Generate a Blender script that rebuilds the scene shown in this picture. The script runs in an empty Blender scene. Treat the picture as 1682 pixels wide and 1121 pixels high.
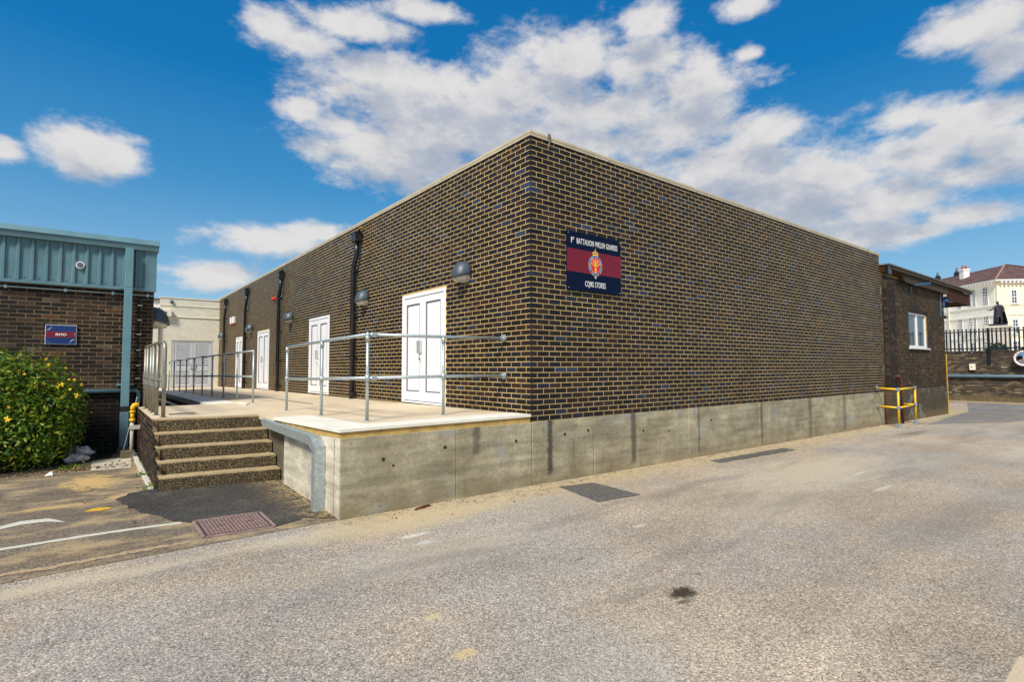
import bpy, math, random
import numpy as np
from mathutils import Matrix, Vector
random.seed(7); np.random.seed(7)
S = bpy.context.scene
COL = S.collection

# ------------------------------------------------------------------ camera
CAM = np.array([-4.77871, -5.66224, 0.75001])
cr, cu, cw = (0.78684, -0.61716, -0.00244), (-0.02829, -0.04002, 0.9988), (0.61651, 0.78582, 0.04895)
cam_data = bpy.data.cameras.new('camera'); cam = bpy.data.objects.new('camera', cam_data); COL.objects.link(cam)
cam.matrix_world = Matrix(((cr[0], cu[0], -cw[0], CAM[0]), (cr[1], cu[1], -cw[1], CAM[1]), (cr[2], cu[2], -cw[2], CAM[2]), (0, 0, 0, 1)))
cam_data.sensor_width = 36; cam_data.lens = 879.188 * 36 / 1682
cam_data.clip_start = 0.05; cam_data.clip_end = 3000
S.camera = cam
S.view_settings.view_transform = 'Standard'; S.view_settings.look = 'None'
S.view_settings.gamma = 1; S.view_settings.use_curve_mapping = False
S.view_settings.exposure = 1.7

# ------------------------------------------------------------------ node helper
class NT:
    def __init__(self, tree):
        self.t = tree; self.n = tree.nodes; self.l = tree.links
    def node(self, kind, inputs=None, **props):
        nd = self.n.new(kind)
        for k, v in props.items(): setattr(nd, k, v)
        for k, v in (inputs or {}).items():
            s = nd.inputs[k]
            if isinstance(v, bpy.types.NodeSocket): self.l.new(v, s)
            else: s.default_value = v
        return nd
    def math(self, op, a, b=0.0, c=0.0, clamp=False):
        return self.node('ShaderNodeMath', {0: a, 1: b, 2: c}, operation=op, use_clamp=clamp).outputs[0]
    def vmath(self, op, a, b=(0, 0, 0)):
        nd = self.node('ShaderNodeVectorMath', {0: a, 1: b}, operation=op)
        return nd.outputs['Value'] if op in ('LENGTH', 'DOT_PRODUCT', 'DISTANCE') else nd.outputs[0]
    def noise(self, vec, scale, detail=4, rough=0.55, dist=0.0, ntype='FBM'):
        return self.node('ShaderNodeTexNoise', {'Vector': vec, 'Scale': scale, 'Detail': detail, 'Roughness': rough, 'Distortion': dist}, noise_type=ntype).outputs['Fac']
    def ramp(self, fac, stops, interp='LINEAR'):
        nd = self.n.new('ShaderNodeValToRGB'); nd.color_ramp.interpolation = interp
        e = nd.color_ramp.elements
        while len(e) < len(stops): e.new(0.5)
        for i, (p, c) in enumerate(stops):
            e[i].position = p; e[i].color = (c[0], c[1], c[2], 1) if hasattr(c, '__len__') else (c, c, c, 1)
        self.l.new(fac, nd.inputs[0]); return nd.outputs[0]
    def mix(self, f, a, b, mode='MIX'):
        def c(v): return v if isinstance(v, bpy.types.NodeSocket) else (v[0], v[1], v[2], 1)
        nd = self.node('ShaderNodeMix', {0: f, 6: c(a), 7: c(b)}, data_type='RGBA', blend_type=mode)
        return nd.outputs[2]
    def range(self, v, a, b, c=0.0, d=1.0, smooth=True):
        return self.node('ShaderNodeMapRange', {'Value': v, 'From Min': a, 'From Max': b, 'To Min': c, 'To Max': d}, interpolation_type='SMOOTHSTEP' if smooth else 'LINEAR').outputs[0]
    def mapping(self, v, loc=(0, 0, 0), rot=(0, 0, 0), scale=(1, 1, 1), kind='POINT'):
        return self.node('ShaderNodeMapping', {'Vector': v, 'Location': loc, 'Rotation': rot, 'Scale': scale}, vector_type=kind).outputs[0]
    def xyz(self, v):
        nd = self.node('ShaderNodeSeparateXYZ', {0: v}); return nd.outputs
    def pos(self):
        return self.node('ShaderNodeNewGeometry').outputs['Position']

# ------------------------------------------------------------------ sun and sky
SUN_AZ, SUN_EL = math.radians(-122), math.radians(46)     # azimuth measured from +Y towards +X
sdir = Vector((math.sin(SUN_AZ) * math.cos(SUN_EL), math.cos(SUN_AZ) * math.cos(SUN_EL), math.sin(SUN_EL)))
sun_data = bpy.data.lights.new('sun', 'SUN'); sun_data.energy = 1.5; sun_data.angle = math.radians(12)
sun_data.color = (1, 0.94, 0.84)
sun = bpy.data.objects.new('sun', sun_data); COL.objects.link(sun)
sun.rotation_euler = sdir.to_track_quat('Z', 'Y').to_euler()
W = bpy.data.worlds.new('World'); S.world = W; W.use_nodes = True
t = NT(W.node_tree); t.n.clear()
sky = t.node('ShaderNodeTexSky', sky_type='NISHITA', sun_disc=False, sun_elevation=SUN_EL, sun_rotation=SUN_AZ, altitude=0, air_density=1.0, dust_density=0.6, ozone_density=2.5)
skyc = t.node('ShaderNodeHueSaturation', {'Hue': 0.488, 'Saturation': 1.55, 'Value': 0.62, 'Color': sky.outputs[0]}).outputs[0]
dirv = t.node('ShaderNodeTexCoord').outputs['Generated']
dirv = t.vmath('NORMALIZE', dirv)
dx, dy, dz_ = t.xyz(dirv)
az = t.math('ARCTAN2', dx, dy); el = t.math('ARCSINE', dz_)
CL = [(-0.013, 0.31, 0.049, 0.039), (0.02, 0.313, 0.041, 0.03), (-0.104, 0.291, 0.021, 0.015), (0.237, 0.535, 0.044, 0.025), (0.287, 0.526, 0.061, 0.021), (0.38, 0.565, 0.085, 0.021), (0.491, 0.593, 0.07, 0.015), (0.414, 0.497, 0.105, 0.030), (0.526, 0.495, 0.126, 0.032), (0.436, 0.462, 0.121, 0.042), (0.654, 0.486, 0.15, 0.052), (0.782, 0.528, 0.109, 0.049), (0.895, 0.511, 0.099, 0.045), (0.991, 0.472, 0.088, 0.041), (0.849, 0.45, 0.2, 0.047), (0.572, 0.417, 0.182, 0.049), (0.394, 0.381, 0.097, 0.039), (0.351, 0.41, 0.053, 0.028), (0.734, 0.398, 0.171, 0.05), (0.289, 0.428, 0.035, 0.017), (0.918, 0.572, 0.042, 0.022), (1.09, 0.566, 0.040, 0.015), (0.969, 0.41, 0.116, 0.043), (1.119, 0.384, 0.047, 0.037), (1.06, 0.332, 0.128, 0.053), (1.198, 0.301, 0.12, 0.055), (1.152, 0.261, 0.143, 0.038), (1.278, 0.251, 0.101, 0.04), (1.312, 0.361, 0.055, 0.026), (1.388, 0.332, 0.072, 0.027), (1.425, 0.295, 0.055, 0.035), (1.318, 0.313, 0.073, 0.037), (1.406, 0.455, 0.061, 0.03), (1.433, 0.41, 0.036, 0.027), (1.377, 0.212, 0.063, 0.017), (1.253, 0.2, 0.096, 0.023), (0.234, 0.215, 0.085, 0.02), (0.153, 0.148, 0.07, 0.02), (0.322, 0.233, 0.061, 0.015), (0.504, 0.364, 0.123, 0.041), (1.399, 0.269, 0.064, 0.024), (1.09, 0.50, 0.020, 0.010)]
ng = bpy.data.node_groups.new('cloud_cover', 'ShaderNodeTree')
ng.interface.new_socket('Az', in_out='INPUT', socket_type='NodeSocketFloat')
ng.interface.new_socket('El', in_out='INPUT', socket_type='NodeSocketFloat')
ng.interface.new_socket('Dir', in_out='INPUT', socket_type='NodeSocketVector')
ng.interface.new_socket('Cover', in_out='OUTPUT', socket_type='NodeSocketFloat')
g = NT(ng); gi = g.node('NodeGroupInput'); go = g.node('NodeGroupOutput')
v2 = g.node('ShaderNodeCombineXYZ', {0: gi.outputs['Az'], 1: gi.outputs['El'], 2: 0.0}).outputs[0]
acc = None
for (a_, e_, ra, re) in CL:
    d = g.vmath('LENGTH', g.mapping(v2, loc=(a_, e_, 0), scale=(ra * 1.3, re * 1.28, 1), kind='TEXTURE'))
    d = g.math('SUBTRACT', 1.0, d)
    acc = d if acc is None else g.math('SMOOTH_MAX', acc, d, 0.25)
acc = g.math('MAXIMUM', acc, -0.9)
# beyond the part of the sky in view the broken cloud carries on
side = g.math('MAXIMUM', g.range(gi.outputs['Az'], 1.52, 1.85), g.range(gi.outputs['Az'], -0.2, -0.5))
side = g.math('MAXIMUM', side, g.range(gi.outputs['El'], 0.62, 0.85))
acc = g.math('ADD', acc, g.math('MULTIPLY', side, 0.95))
dv = g.mapping(gi.outputs['Dir'], scale=(1, 1, 1.9))
fb = g.noise(dv, 8.0, 10, 0.58, 0.1)
fb2 = g.noise(dv, 26.0, 8, 0.66, 0.15)
f = g.math('ADD', g.math('MULTIPLY', g.math('SUBTRACT', fb, 0.5), 2.2), g.math('MULTIPLY', g.math('SUBTRACT', fb2, 0.5), 1.05))
g.l.new(g.math('ADD', acc, f), go.inputs[0])
def cover(elshift, dirshift):
    nd = t.n.new('ShaderNodeGroup'); nd.node_tree = ng
    t.l.new(az, nd.inputs['Az'])
    t.l.new(t.math('ADD', el, elshift), nd.inputs['El'])
    t.l.new(t.vmath('ADD', dirv, dirshift), nd.inputs['Dir'])
    return nd.outputs[0]
c0 = cover(0.0, (0, 0, 0)); c1 = cover(0.045, (0, 0, 0.042))
mask = t.range(c0, -0.2, 0.62)
shade = t.range(c1, -0.2, 1.5)
fine = t.noise(t.mapping(dirv, scale=(1, 1, 1.5)), 20.0, 9, 0.62, 0.1)
shade = t.math('ADD', shade, t.math('MULTIPLY', t.math('SUBTRACT', fine, 0.5), 0.9), clamp=True)
cc = t.ramp(shade, [(0.0, (3.9, 3.8, 3.74)), (0.3, (3.35, 3.32, 3.38)), (0.58, (2.55, 2.68, 3.0)), (1.0, (1.95, 2.2, 2.68))])
mask = t.math('MULTIPLY', mask, 0.96)
grad = t.ramp(el, [(0.0, (2.3, 3.15, 3.9)), (0.16, (1.25, 2.35, 3.55)), (0.30, (0.42, 1.55, 3.05)), (0.47, (0.06, 0.95, 2.55)), (0.9, (0.03, 0.62, 2.0))])
skyc = t.mix(0.72, skyc, grad)
fincol = t.mix(mask, skyc, cc)
bg = t.node('ShaderNodeBackground', {'Color': fincol, 'Strength': 0.0615})
out = t.node('ShaderNodeOutputWorld', {'Surface': bg.outputs[0]})
W.cycles.sampling_method = 'MANUAL'; W.cycles.sample_map_resolution = 512

# ------------------------------------------------------------------ mesh builders
class MB:
    """collects quads and polygons in world coordinates and links them as one mesh object"""
    def __init__(self): self.v = []; self.f = []
    def poly(self, pts):
        n = len(self.v); self.v += [tuple(p) for p in pts]; self.f.append(tuple(range(n, n + len(pts)))); return self
    def hexa(self, p):          # p: bottom 4 (ccw), top 4
        n = len(self.v); self.v += [tuple(q) for q in p]
        for q in ((3, 2, 1, 0), (4, 5, 6, 7), (0, 1, 5, 4), (1, 2, 6, 5), (2, 3, 7, 6), (3, 0, 4, 7)):
            self.f.append(tuple(n + i for i in q))
        return self
    def box(self, x0, y0, z0, x1, y1, z1):
        x0, x1 = min(x0, x1), max(x0, x1); y0, y1 = min(y0, y1), max(y0, y1); z0, z1 = min(z0, z1), max(z0, z1)
        return self.hexa([(x0, y0, z0), (x1, y0, z0), (x1, y1, z0), (x0, y1, z0), (x0, y0, z1), (x1, y0, z1), (x1, y1, z1), (x0, y1, z1)])
    def obox(self, c, ax, ay, az_, hx, hy, hz):      # oriented box
        c = Vector(c); ax = Vector(ax).normalized() * hx; ay = Vector(ay).normalized() * hy; az_ = Vector(az_).normalized() * hz
        return self.hexa([c - ax - ay - az_, c + ax - ay - az_, c + ax + ay - az_, c - ax + ay - az_, c - ax - ay + az_, c + ax - ay + az_, c + ax + ay + az_, c - ax + ay + az_])
    def tube(self, pts, r, seg=10, caps=True, r2=None):
        pts = [Vector(p) for p in pts]; rings = []
        up = Vector((0, 0, 1)) if abs((pts[1] - pts[0]).normalized().z) < 0.9 else Vector((1, 0, 0))
        for i, p in enumerate(pts):
            if i == 0: d = pts[1] - pts[0]
            elif i == len(pts) - 1: d = pts[-1] - pts[-2]
            else: d = (pts[i] - pts[i - 1]).normalized() + (pts[i + 1] - pts[i]).normalized()
            d.normalize(); a = d.cross(up).normalized(); b = a.cross(d).normalized()
            rr = r if r2 is None else r + (r2 - r) * i / (len(pts) - 1)
            if 0 < i < len(pts) - 1:
                ang = (pts[i] - pts[i - 1]).angle(pts[i + 1] - pts[i]); 
            n = len(self.v); rings.append(n)
            for k in range(seg):
                th = 2 * math.pi * k / seg
                self.v.append(tuple(p + a * math.cos(th) * rr + b * math.sin(th) * rr))
        for i in range(len(rings) - 1):
            for k in range(seg):
                k2 = (k + 1) % seg
                self.f.append((rings[i] + k, rings[i + 1] + k, rings[i + 1] + k2, rings[i] + k2))
        if caps:
            self.f.append(tuple(rings[0] + k for k in range(seg)))
            self.f.append(tuple(rings[-1] + k for k in reversed(range(seg))))
        return self
    def disc(self, c, n, r, th, seg=24):
        c = Vector(c); n = Vector(n).normalized()
        return self.tube([c, c + n * th], r, seg)
    def prism(self, poly, a, b):    # polygon of 3-D points swept by vector from offset a to b
        a = Vector(a); b = Vector(b); n = len(self.v); m = len(poly)
        self.v += [tuple(Vector(p) + a) for p in poly] + [tuple(Vector(p) + b) for p in poly]
        self.f.append(tuple(n + i for i in reversed(range(m)))); self.f.append(tuple(n + m + i for i in range(m)))
        for i in range(m):
            j = (i + 1) % m; self.f.append((n + i, n + j, n + m + j, n + m + i))
        return self
    def sphere(self, c, rx, ry, rz, seg=12, rings=8, bottom=-1.0):
        n = len(self.v)
        for i in range(rings + 1):
            ph = math.pi * i / rings
            for k in range(seg):
                th = 2 * math.pi * k / seg
                self.v.append((c[0] + rx * math.sin(ph) * math.cos(th), c[1] + ry * math.sin(ph) * math.sin(th), c[2] + rz * max(math.cos(ph), bottom)))
        for i in range(rings):
            for k in range(seg):
                k2 = (k + 1) % seg
                self.f.append((n + i * seg + k, n + (i + 1) * seg + k, n + (i + 1) * seg + k2, n + i * seg + k2))
        return self
    def build(self, name, mat, parent=None, smooth=False, bevel=0.0, kind=None, recalc=True, origin=None):
        me = bpy.data.meshes.new(name)
        P = np.array(parent['_o']) if parent is not None else np.array((0.0, 0.0, 0.0))
        V = np.array(self.v, dtype=float)
        if origin is None:
            o = V.mean(axis=0) if len(V) else P
            o = (V.min(axis=0) + V.max(axis=0)) / 2
        else: o = np.array(origin)
        me.from_pydata((V - o).tolist(), [], self.f); me.update()
        if recalc:
            import bmesh
            bm = bmesh.new(); bm.from_mesh(me); bmesh.ops.recalc_face_normals(bm, faces=bm.faces); bm.to_mesh(me); bm.free()
        if smooth: me.polygons.foreach_set('use_smooth', [True] * len(me.polygons))
        me.materials.append(mat)
        ob = bpy.data.objects.new(name, me); COL.objects.link(ob)
        ob.location = (o - P).tolist()
        if parent is not None: ob.parent = parent
        ob['_o'] = o.tolist()
        if bevel:
            md = ob.modifiers.new('bevel', 'BEVEL'); md.width = bevel; md.segments = 2; md.limit_method = 'ANGLE'; md.angle_limit = math.radians(40)
        if kind: ob['kind'] = kind
        return ob

def thing(name, label, cat, loc, group=None):
    o = bpy.data.objects.new(name, None); COL.objects.link(o); o.location = loc; o.empty_display_size = 0.1
    o['_o'] = [float(q) for q in loc]; o['label'] = label; o['category'] = cat
    if group: o['group'] = group
    return o
def tag(o, label, cat, group=None):
    o['label'] = label; o['category'] = cat
    if group: o['group'] = group
    return o
def dup(root, delta, label, group=None):
    r = root.copy(); COL.objects.link(r); r.location = (Vector(root.location) + Vector(delta)); r['label'] = label
    if group: r['group'] = group
    for ch in list(root.children):
        c = ch.copy(); COL.objects.link(c); c.parent = r
        for g_ in list(ch.children):
            d = g_.copy(); COL.objects.link(d); d.parent = c
    return r

def zg(x, y):      # ground height: nearly level, falling gently to the right
    return -0.87 - 0.0065 * min(max(x, 0), 20)

# ------------------------------------------------------------------ materials
def new_mat(name):
    m = bpy.data.materials.new(name); m.use_nodes = True; m.node_tree.nodes.clear()
    n = NT(m.node_tree); return m, n
def finish(n, color, rough=0.7, metal=0.0, bump=None, bstr=0.3, bdist=0.01, spec=0.5, **kw):
    inp = {'Base Color': color if isinstance(color, bpy.types.NodeSocket) else (*color, 1), 'Roughness': rough, 'Metallic': metal, 'Specular IOR Level': spec}
    inp.update(kw)
    if bump is not None:
        inp['Normal'] = n.node('ShaderNodeBump', {'Height': bump, 'Strength': bstr, 'Distance': bdist}).outputs[0]
    b = n.node('ShaderNodeBsdfPrincipled', inp)
    n.node('ShaderNodeOutputMaterial', {'Surface': b.outputs[0]})
def simple(name, col, rough=0.6, metal=0.0, var=0.12, scale=6.0, spec=0.5, bump=0.0, dirt=None):
    m, n = new_mat(name); p = n.pos()
    f = n.noise(p, scale, 5, 0.6)
    lo = tuple(c * (1 - var) for c in col); hi = tuple(min(1, c * (1 + var)) for c in col)
    c = n.ramp(f, [(0.3, lo), (0.7, hi)])
    if dirt:
        d = n.range(n.noise(p, scale * 0.5, 6, 0.7), 0.55, 0.72)
        c = n.mix(n.math('MULTIPLY', d, dirt[1]), c, dirt[0])
    rg = n.range(f, 0.3, 0.7, rough - 0.06, rough + 0.06)
    finish(n, c, rg, metal, n.noise(p, scale * 12, 3) if bump else None, bump, 0.003, spec)
    return m

def brick_mat(name, stops, rough=0.5, speck=0.25, grime=0.0, spec=0.5, tone=1.0):
    m, n = new_mat(name); p = n.pos()
    gnode = n.node('ShaderNodeNewGeometry'); oi = n.node('ShaderNodeObjectInfo')
    rnd = n.math('FRACT', n.math('ADD', gnode.outputs['Random Per Island'], oi.outputs['Random']))
    c = n.ramp(rnd, stops, 'CONSTANT')
    r2 = n.math('FRACT', n.math('MULTIPLY', rnd, 37.7))
    c = n.mix(tone, c, n.ramp(r2, [(0, 0.72), (1, 1.3)]), 'MULTIPLY')
    f = n.noise(p, 45, 6, 0.7)
    c = n.mix(speck, c, n.ramp(f, [(0.25, 0.25), (0.5, 0.9), (0.78, 2.4)]), 'MULTIPLY')
    pat = n.range(n.noise(n.mapping(p, loc=(3, 3, 3)), 0.7, 5, 0.6), 0.35, 0.65)
    c = n.mix(0.5 * tone, c, n.mix(pat, (.75, .75, .8), (1.3, 1.22, 1.15)), 'MULTIPLY')
    if grime:
        gr = n.range(n.noise(n.mapping(p, scale=(1, 1, 0.6)), 1.6, 6, 0.65), 0.42, 0.68)
        c = n.mix(n.math('MULTIPLY', gr, grime), c, (0.02, 0.017, 0.013))
    finish(n, c, n.range(f, 0.2, 0.8, rough - 0.12, rough + 0.2), 0, f, 0.5, 0.003, spec)
    return m
def mortar_mat(name, a, b, dark=0.0):
    m, n = new_mat(name); p = n.pos()
    c = n.ramp(n.noise(p, 1.3, 6, 0.65), [(0.3, a), (0.7, b)])
    c = n.mix(0.55, c, n.ramp(n.noise(p, 5, 5, 0.7), [(0.3, 0.55), (0.7, 1.2)]), 'MULTIPLY')
    c = n.mix(0.5, c, n.ramp(n.noise(p, 90, 3), [(0.3, 0.6), (0.7, 1.3)]), 'MULTIPLY')
    if dark:
        gr = n.range(n.noise(n.mapping(p, scale=(1, 1, 0.6)), 1.6, 6, 0.65), 0.4, 0.66)
        c = n.mix(n.math('MULTIPLY', gr, dark), c, (0.03, 0.025, 0.018))
    finish(n, c, 0.9, 0, n.noise(p, 120, 3), 0.5, 0.003)
    return m

M = {}
M['brick_dark'] = brick_mat('dark_brick', [(0, (.013, .008, .009)), (.18, (.022, .012, .012)), (.36, (.009, .007, .009)), (.52, (.032, .017, .014)), (.68, (.011, .010, .016)), (.84, (.013, .016, .030)), (.90, (.026, .014, .012)), (.97, (.022, .034, .070))], 0.48, 0.5, spec=0.28)
M['mortar'] = mortar_mat('cream_mortar', (.53, .365, .11), (.65, .48, .20))
M['brick_old'] = brick_mat('old_brown_brick', [(0, (.020, .013, .010)), (.2, (.032, .020, .014)), (.4, (.012, .010, .011)), (.55, (.044, .027, .018)), (.7, (.018, .014, .014)), (.82, (.065, .040, .024)), (.95, (.10, .042, .020)), (.985, (.13, .10, .07))], 0.75, 0.6, 0.45, spec=0.25)
M['mortar_old'] = mortar_mat('old_mortar', (.22, .15, .07), (.34, .24, .13), 0.45)
M['brick_ext'] = brick_mat('weathered_brick', [(0, (.018, .011, .008)), (.25, (.030, .017, .010)), (.45, (.012, .009, .009)), (.62, (.045, .024, .013)), (.8, (.022, .014, .012)), (.92, (.085, .045, .022))], 0.75, 0.6, 0.45, spec=0.25)
M['mortar_ext'] = mortar_mat('weathered_mortar', (.22, .15, .045), (.34, .24, .08), 0.6)
M['brick_garden'] = brick_mat('garden_wall_brick', [(0, (.030, .020, .016)), (.25, (.055, .036, .026)), (.45, (.022, .017, .017)), (.6, (.075, .05, .035)), (.8, (.036, .028, .025)), (.92, (.12, .075, .05)), (.97, (.25, .22, .17))], 0.75, 0.6, 0.4)
M['mortar_garden'] = mortar_mat('garden_wall_mortar', (.14, .10, .05), (.24, .18, .09), 0.6)
M['brick_white'] = brick_mat('cream_painted_brick', [(0, (.74, .70, .56)), (.3, (.77, .73, .60)), (.6, (.73, .69, .55)), (.85, (.78, .74, .61))], 0.6, 0.05, tone=0.12)
M['mortar_white'] = mortar_mat('cream_painted_joint', (.64, .60, .47), (.71, .67, .54))

def concrete(name, a, b, streak=0.5, stains=(), axis=0, warm=0.4):
    m, n = new_mat(name); p = n.pos(); x, y, z = n.xyz(p)
    big = n.noise(p, 1.5, 7, 0.65)
    c = n.ramp(big, [(0.32, tuple(k * .9 for k in a)), (0.5, tuple((i + j) / 2 for i, j in zip(a, b))), (0.66, tuple(k * 1.12 for k in b))])
    c = n.mix(n.math('MULTIPLY', n.range(n.noise(n.mapping(p, loc=(7, 3, 5), scale=(1, 1, 2.5)), 3.0, 10, 0.8), 0.47, 0.60), 0.28), c, (.13, .12, .085))
    wv_ = n.node('ShaderNodeTexNoise', {'Vector': n.mapping(p, scale=(.35, .35, 9)), 'Scale': 1.0, 'Detail': 2.0}).outputs['Fac']
    c = n.mix(0.5, c, n.ramp(wv_, [(0.38, 0.72), (0.5, 1.0), (0.62, 1.2)]), 'MULTIPLY')      # board-marked lifts
    c = n.mix(0.45, c, n.ramp(n.noise(p, 22, 8, 0.85), [(0.35, 0.55), (0.6, 1.25)]), 'MULTIPLY')
    c = n.mix(0.55, c, n.ramp(n.noise(n.mapping(p, scale=(1, 1, 5)), 1.8, 5, 0.6), [(0.3, 0.62), (0.7, 1.25)]), 'MULTIPLY')      # pour lines
    c = n.mix(0.4, c, n.ramp(n.noise(p, 60, 4, 0.7), [(0.25, 0.6), (0.75, 1.35)]), 'MULTIPLY')
    st = n.range(n.noise(n.mapping(p, scale=(7, 7, 0.7)), 1.0, 5, 0.6), 0.58, 0.74)
    c = n.mix(n.math('MULTIPLY', st, streak), c, (.07, .06, .04))
    bl = n.range(n.noise(n.mapping(p, loc=(3, 1, 0), scale=(1.3, 1.3, 1.8)), 1.6, 4, 0.6), 0.56, 0.68)
    c = n.mix(n.math('MULTIPLY', bl, 0.5), c, (.30, .33, .32))
    # sand and damp held at the foot of the wall
    foot = n.range(n.math('ADD', z, n.math('MULTIPLY', n.noise(p, 3, 5), 0.3)), -0.78, -0.45, 1, 0)
    c = n.mix(n.math('MULTIPLY', foot, warm), c, (.22, .16, .07))
    wob = n.math('MULTIPLY', n.math('SUBTRACT', n.noise(n.mapping(p, scale=(1, 1, 2)), 9, 4), 0.5), 0.10)
    for (sx, w, z0, k) in stains:
        d = n.math('ABSOLUTE', n.math('SUBTRACT', n.math('ADD', x if axis == 0 else y, wob), sx))
        s = n.range(d, w * 0.25, w, 1, 0)
        s = n.math('MULTIPLY', s, n.range(n.math('ADD', z, wob), z0, z0 + 0.12))
        c = n.mix(n.math('MULTIPLY', s, k), c, (.055, .045, .03))
    v = n.node('ShaderNodeTexVoronoi', {'Vector': p, 'Scale': 5.0}, feature='F1').outputs['Distance']
    hole = n.range(v, 0.04, 0.065, 1, 0)
    c = n.mix(n.math('MULTIPLY', hole, 0.75), c, (.08, .05, .025))
    finish(n, c, 0.85, 0, n.noise(p, 30, 6, 0.7), 0.35, 0.006)
    return m
M['conc_front'] = concrete('stained_concrete', (.27, .225, .135), (.42, .37, .25), 0.35, [(-0.92, .09, -.42, .65), (0.33, .08, -.82, .9), (2.15, .10, -.85, .75), (4.0, .05, -.9, .5), (6.3, .07, -.9, .6), (8.6, .16, -.95, .55), (10.6, .14, -.95, .5)])
M['conc_side'] = concrete('pale_cast_concrete', (.60, .54, .41), (.68, .62, .49), 0.25, warm=0.2)
M['conc_old'] = concrete('old_brown_concrete', (.09, .075, .045), (.15, .125, .075), 0.7)
M['conc_ext'] = concrete('brown_render', (.050, .036, .016), (.085, .062, .030), 0.5)
def deck_mat():
    m, n = new_mat('deck_concrete'); p = n.pos()
    c = n.ramp(n.noise(p, 1.1, 7, 0.65), [(0.3, (.64, .50, .31)), (0.55, (.68, .56, .39)), (0.75, (.70, .62, .48))])
    s = n.range(n.noise(n.mapping(p, scale=(1, 0.35, 1), loc=(4, 2, 0)), 1.9, 5, 0.6), 0.52, 0.7)
    c = n.mix(n.math('MULTIPLY', s, 0.6), c, (.52, .38, .18))
    c = n.mix(0.35, c, n.ramp(n.noise(p, 40, 5, 0.75), [(0.25, 0.55), (0.75, 1.25)]), 'MULTIPLY')
    finish(n, c, 0.85, 0, n.noise(p, 60, 4), 0.25, 0.004); return m
M['deck'] = deck_mat()
M['slab'] = simple('pale_concrete_slab', (.78, .74, .63), 0.8, var=0.1, scale=3, bump=0.2, dirt=((.45, .38, .25), 0.35))
M['timber_edge'] = simple('yellow_mortar_bed', (.50, .32, .09), 0.85, var=0.35, scale=7, bump=0.6, dirt=((.25, .17, .07), 0.6))
def aggregate(name, top=False):
    m, n = new_mat(name); p = n.pos()
    v = n.node('ShaderNodeTexVoronoi', {'Vector': p, 'Scale': 95.0, 'Randomness': 1.0}, feature='F1')
    r = n.node('ShaderNodeSeparateColor', {0: v.outputs['Color']}).outputs[0]
    c = n.ramp(r, [(0, (.055, .036, .012)), (.3, (.12, .08, .027)), (.55, (.19, .13, .047)), (.75, (.30, .21, .08)), (.9, (.42, .31, .14)), (.97, (.6, .52, .34))], 'CONSTANT')
    c = n.mix(n.range(v.outputs['Distance'], 0.35, 0.6), c, (.02, .015, .008))
    # upward faces coloured lighter, standing in for high sun on the treads
    nz = n.xyz(n.node('ShaderNodeNewGeometry').outputs['Normal'])[2]
    w = n.range(nz, 0.4, 0.9)
    c = n.mix(n.math('MULTIPLY', w, 0.8), c, n.ramp(n.noise(p, 25, 5, 0.7), [(0.3, (.44, .31, .14)), (0.7, (.64, .50, .29))]))
    c = n.mix(0.5, c, n.ramp(n.noise(p, 2.5, 5), [(0.3, 0.6), (0.7, 1.4)]), 'MULTIPLY')
    h = n.math('ADD', n.math('MULTIPLY', v.outputs['Distance'], -1.0), n.math('MULTIPLY', n.noise(p, 20, 4), 1.2))
    finish(n, c, 0.8, 0, h, 0.9, 0.008); return m
M['aggregate'] = aggregate('exposed_aggregate')
M['pvc'] = simple('white_door_plastic', (.83, .84, .86), 0.35, var=0.02, scale=2)
M['seam'] = simple('door_seam', (.12, .12, .13), 0.6)
M['steel_plate'] = simple('dull_steel', (.58, .59, .60), 0.4, 0.5)
M['black'] = simple('black_plastic', (.016, .017, .019), 0.35, var=0.2, dirt=((.05, .05, .05), .4))
M['lamp_grey'] = simple('charcoal_lamp_hood', (.055, .075, .095), 0.42, var=0.1, dirt=((.12, .12, .12), .4))
def lens_mat():
    m, n = new_mat('frosted_lamp_lens'); p = n.pos()
    c = n.ramp(n.noise(p, 14, 5, 0.7), [(0.35, (.42, .38, .32)), (0.65, (.70, .67, .60))])
    finish(n, c, 0.3); return m
M['lens'] = lens_mat()
def galv(name, tint=(.42, .48, .48), rust=0.0):
    m, n = new_mat(name); p = n.pos()
    v = n.node('ShaderNodeTexVoronoi', {'Vector': p, 'Scale': 60.0}).outputs['Color']
    r = n.node('ShaderNodeSeparateColor', {0: v}).outputs[0]
    c = n.ramp(r, [(0, tuple(k * .85 for k in tint)), (1, tuple(k * 1.15 for k in tint))])
    c = n.mix(n.range(n.noise(p, 8, 5, 0.7), 0.52, 0.7), c, tuple(k * 1.3 for k in tint))
    if rust:
        c = n.mix(n.math('MULTIPLY', n.range(n.noise(n.mapping(p, loc=(5, 5, 1)), 4, 6, 0.7), 0.42, 0.62), rust), c, (.26, .19, .12))
    finish(n, c, 0.45, 0.55, n.noise(p, 30, 3), 0.1, 0.002); return m
M['galv'] = galv('galvanised_steel')
M['galv_old'] = galv('weathered_galvanised_steel', (.30, .31, .27), 0.6)
M['coping'] = simple('cream_coping_metal', (.52, .44, .30), 0.5, 0.0, var=0.15, scale=3, dirt=((.3, .24, .14), .4))
M['teal'] = simple('blue_green_coated_steel', (.105, .205, .235), 0.42, 0.0, var=0.12, scale=2.5, dirt=((.16, .24, .25), .5))
M['teal_lite'] = simple('blue_green_trim', (.13, .26, .30), 0.4, 0.0, var=0.1, scale=3)
M['navy'] = simple('navy_sign_board', (.001, .007, .030), 0.6, var=0.1, spec=0.12)
M['navy2'] = simple('royal_blue_sign_board', (.004, .03, .14), 0.35, var=0.1)
M['maroon'] = simple('maroon_sign_stripe', (.17, .002, .018), 0.6, var=0.08)
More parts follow.
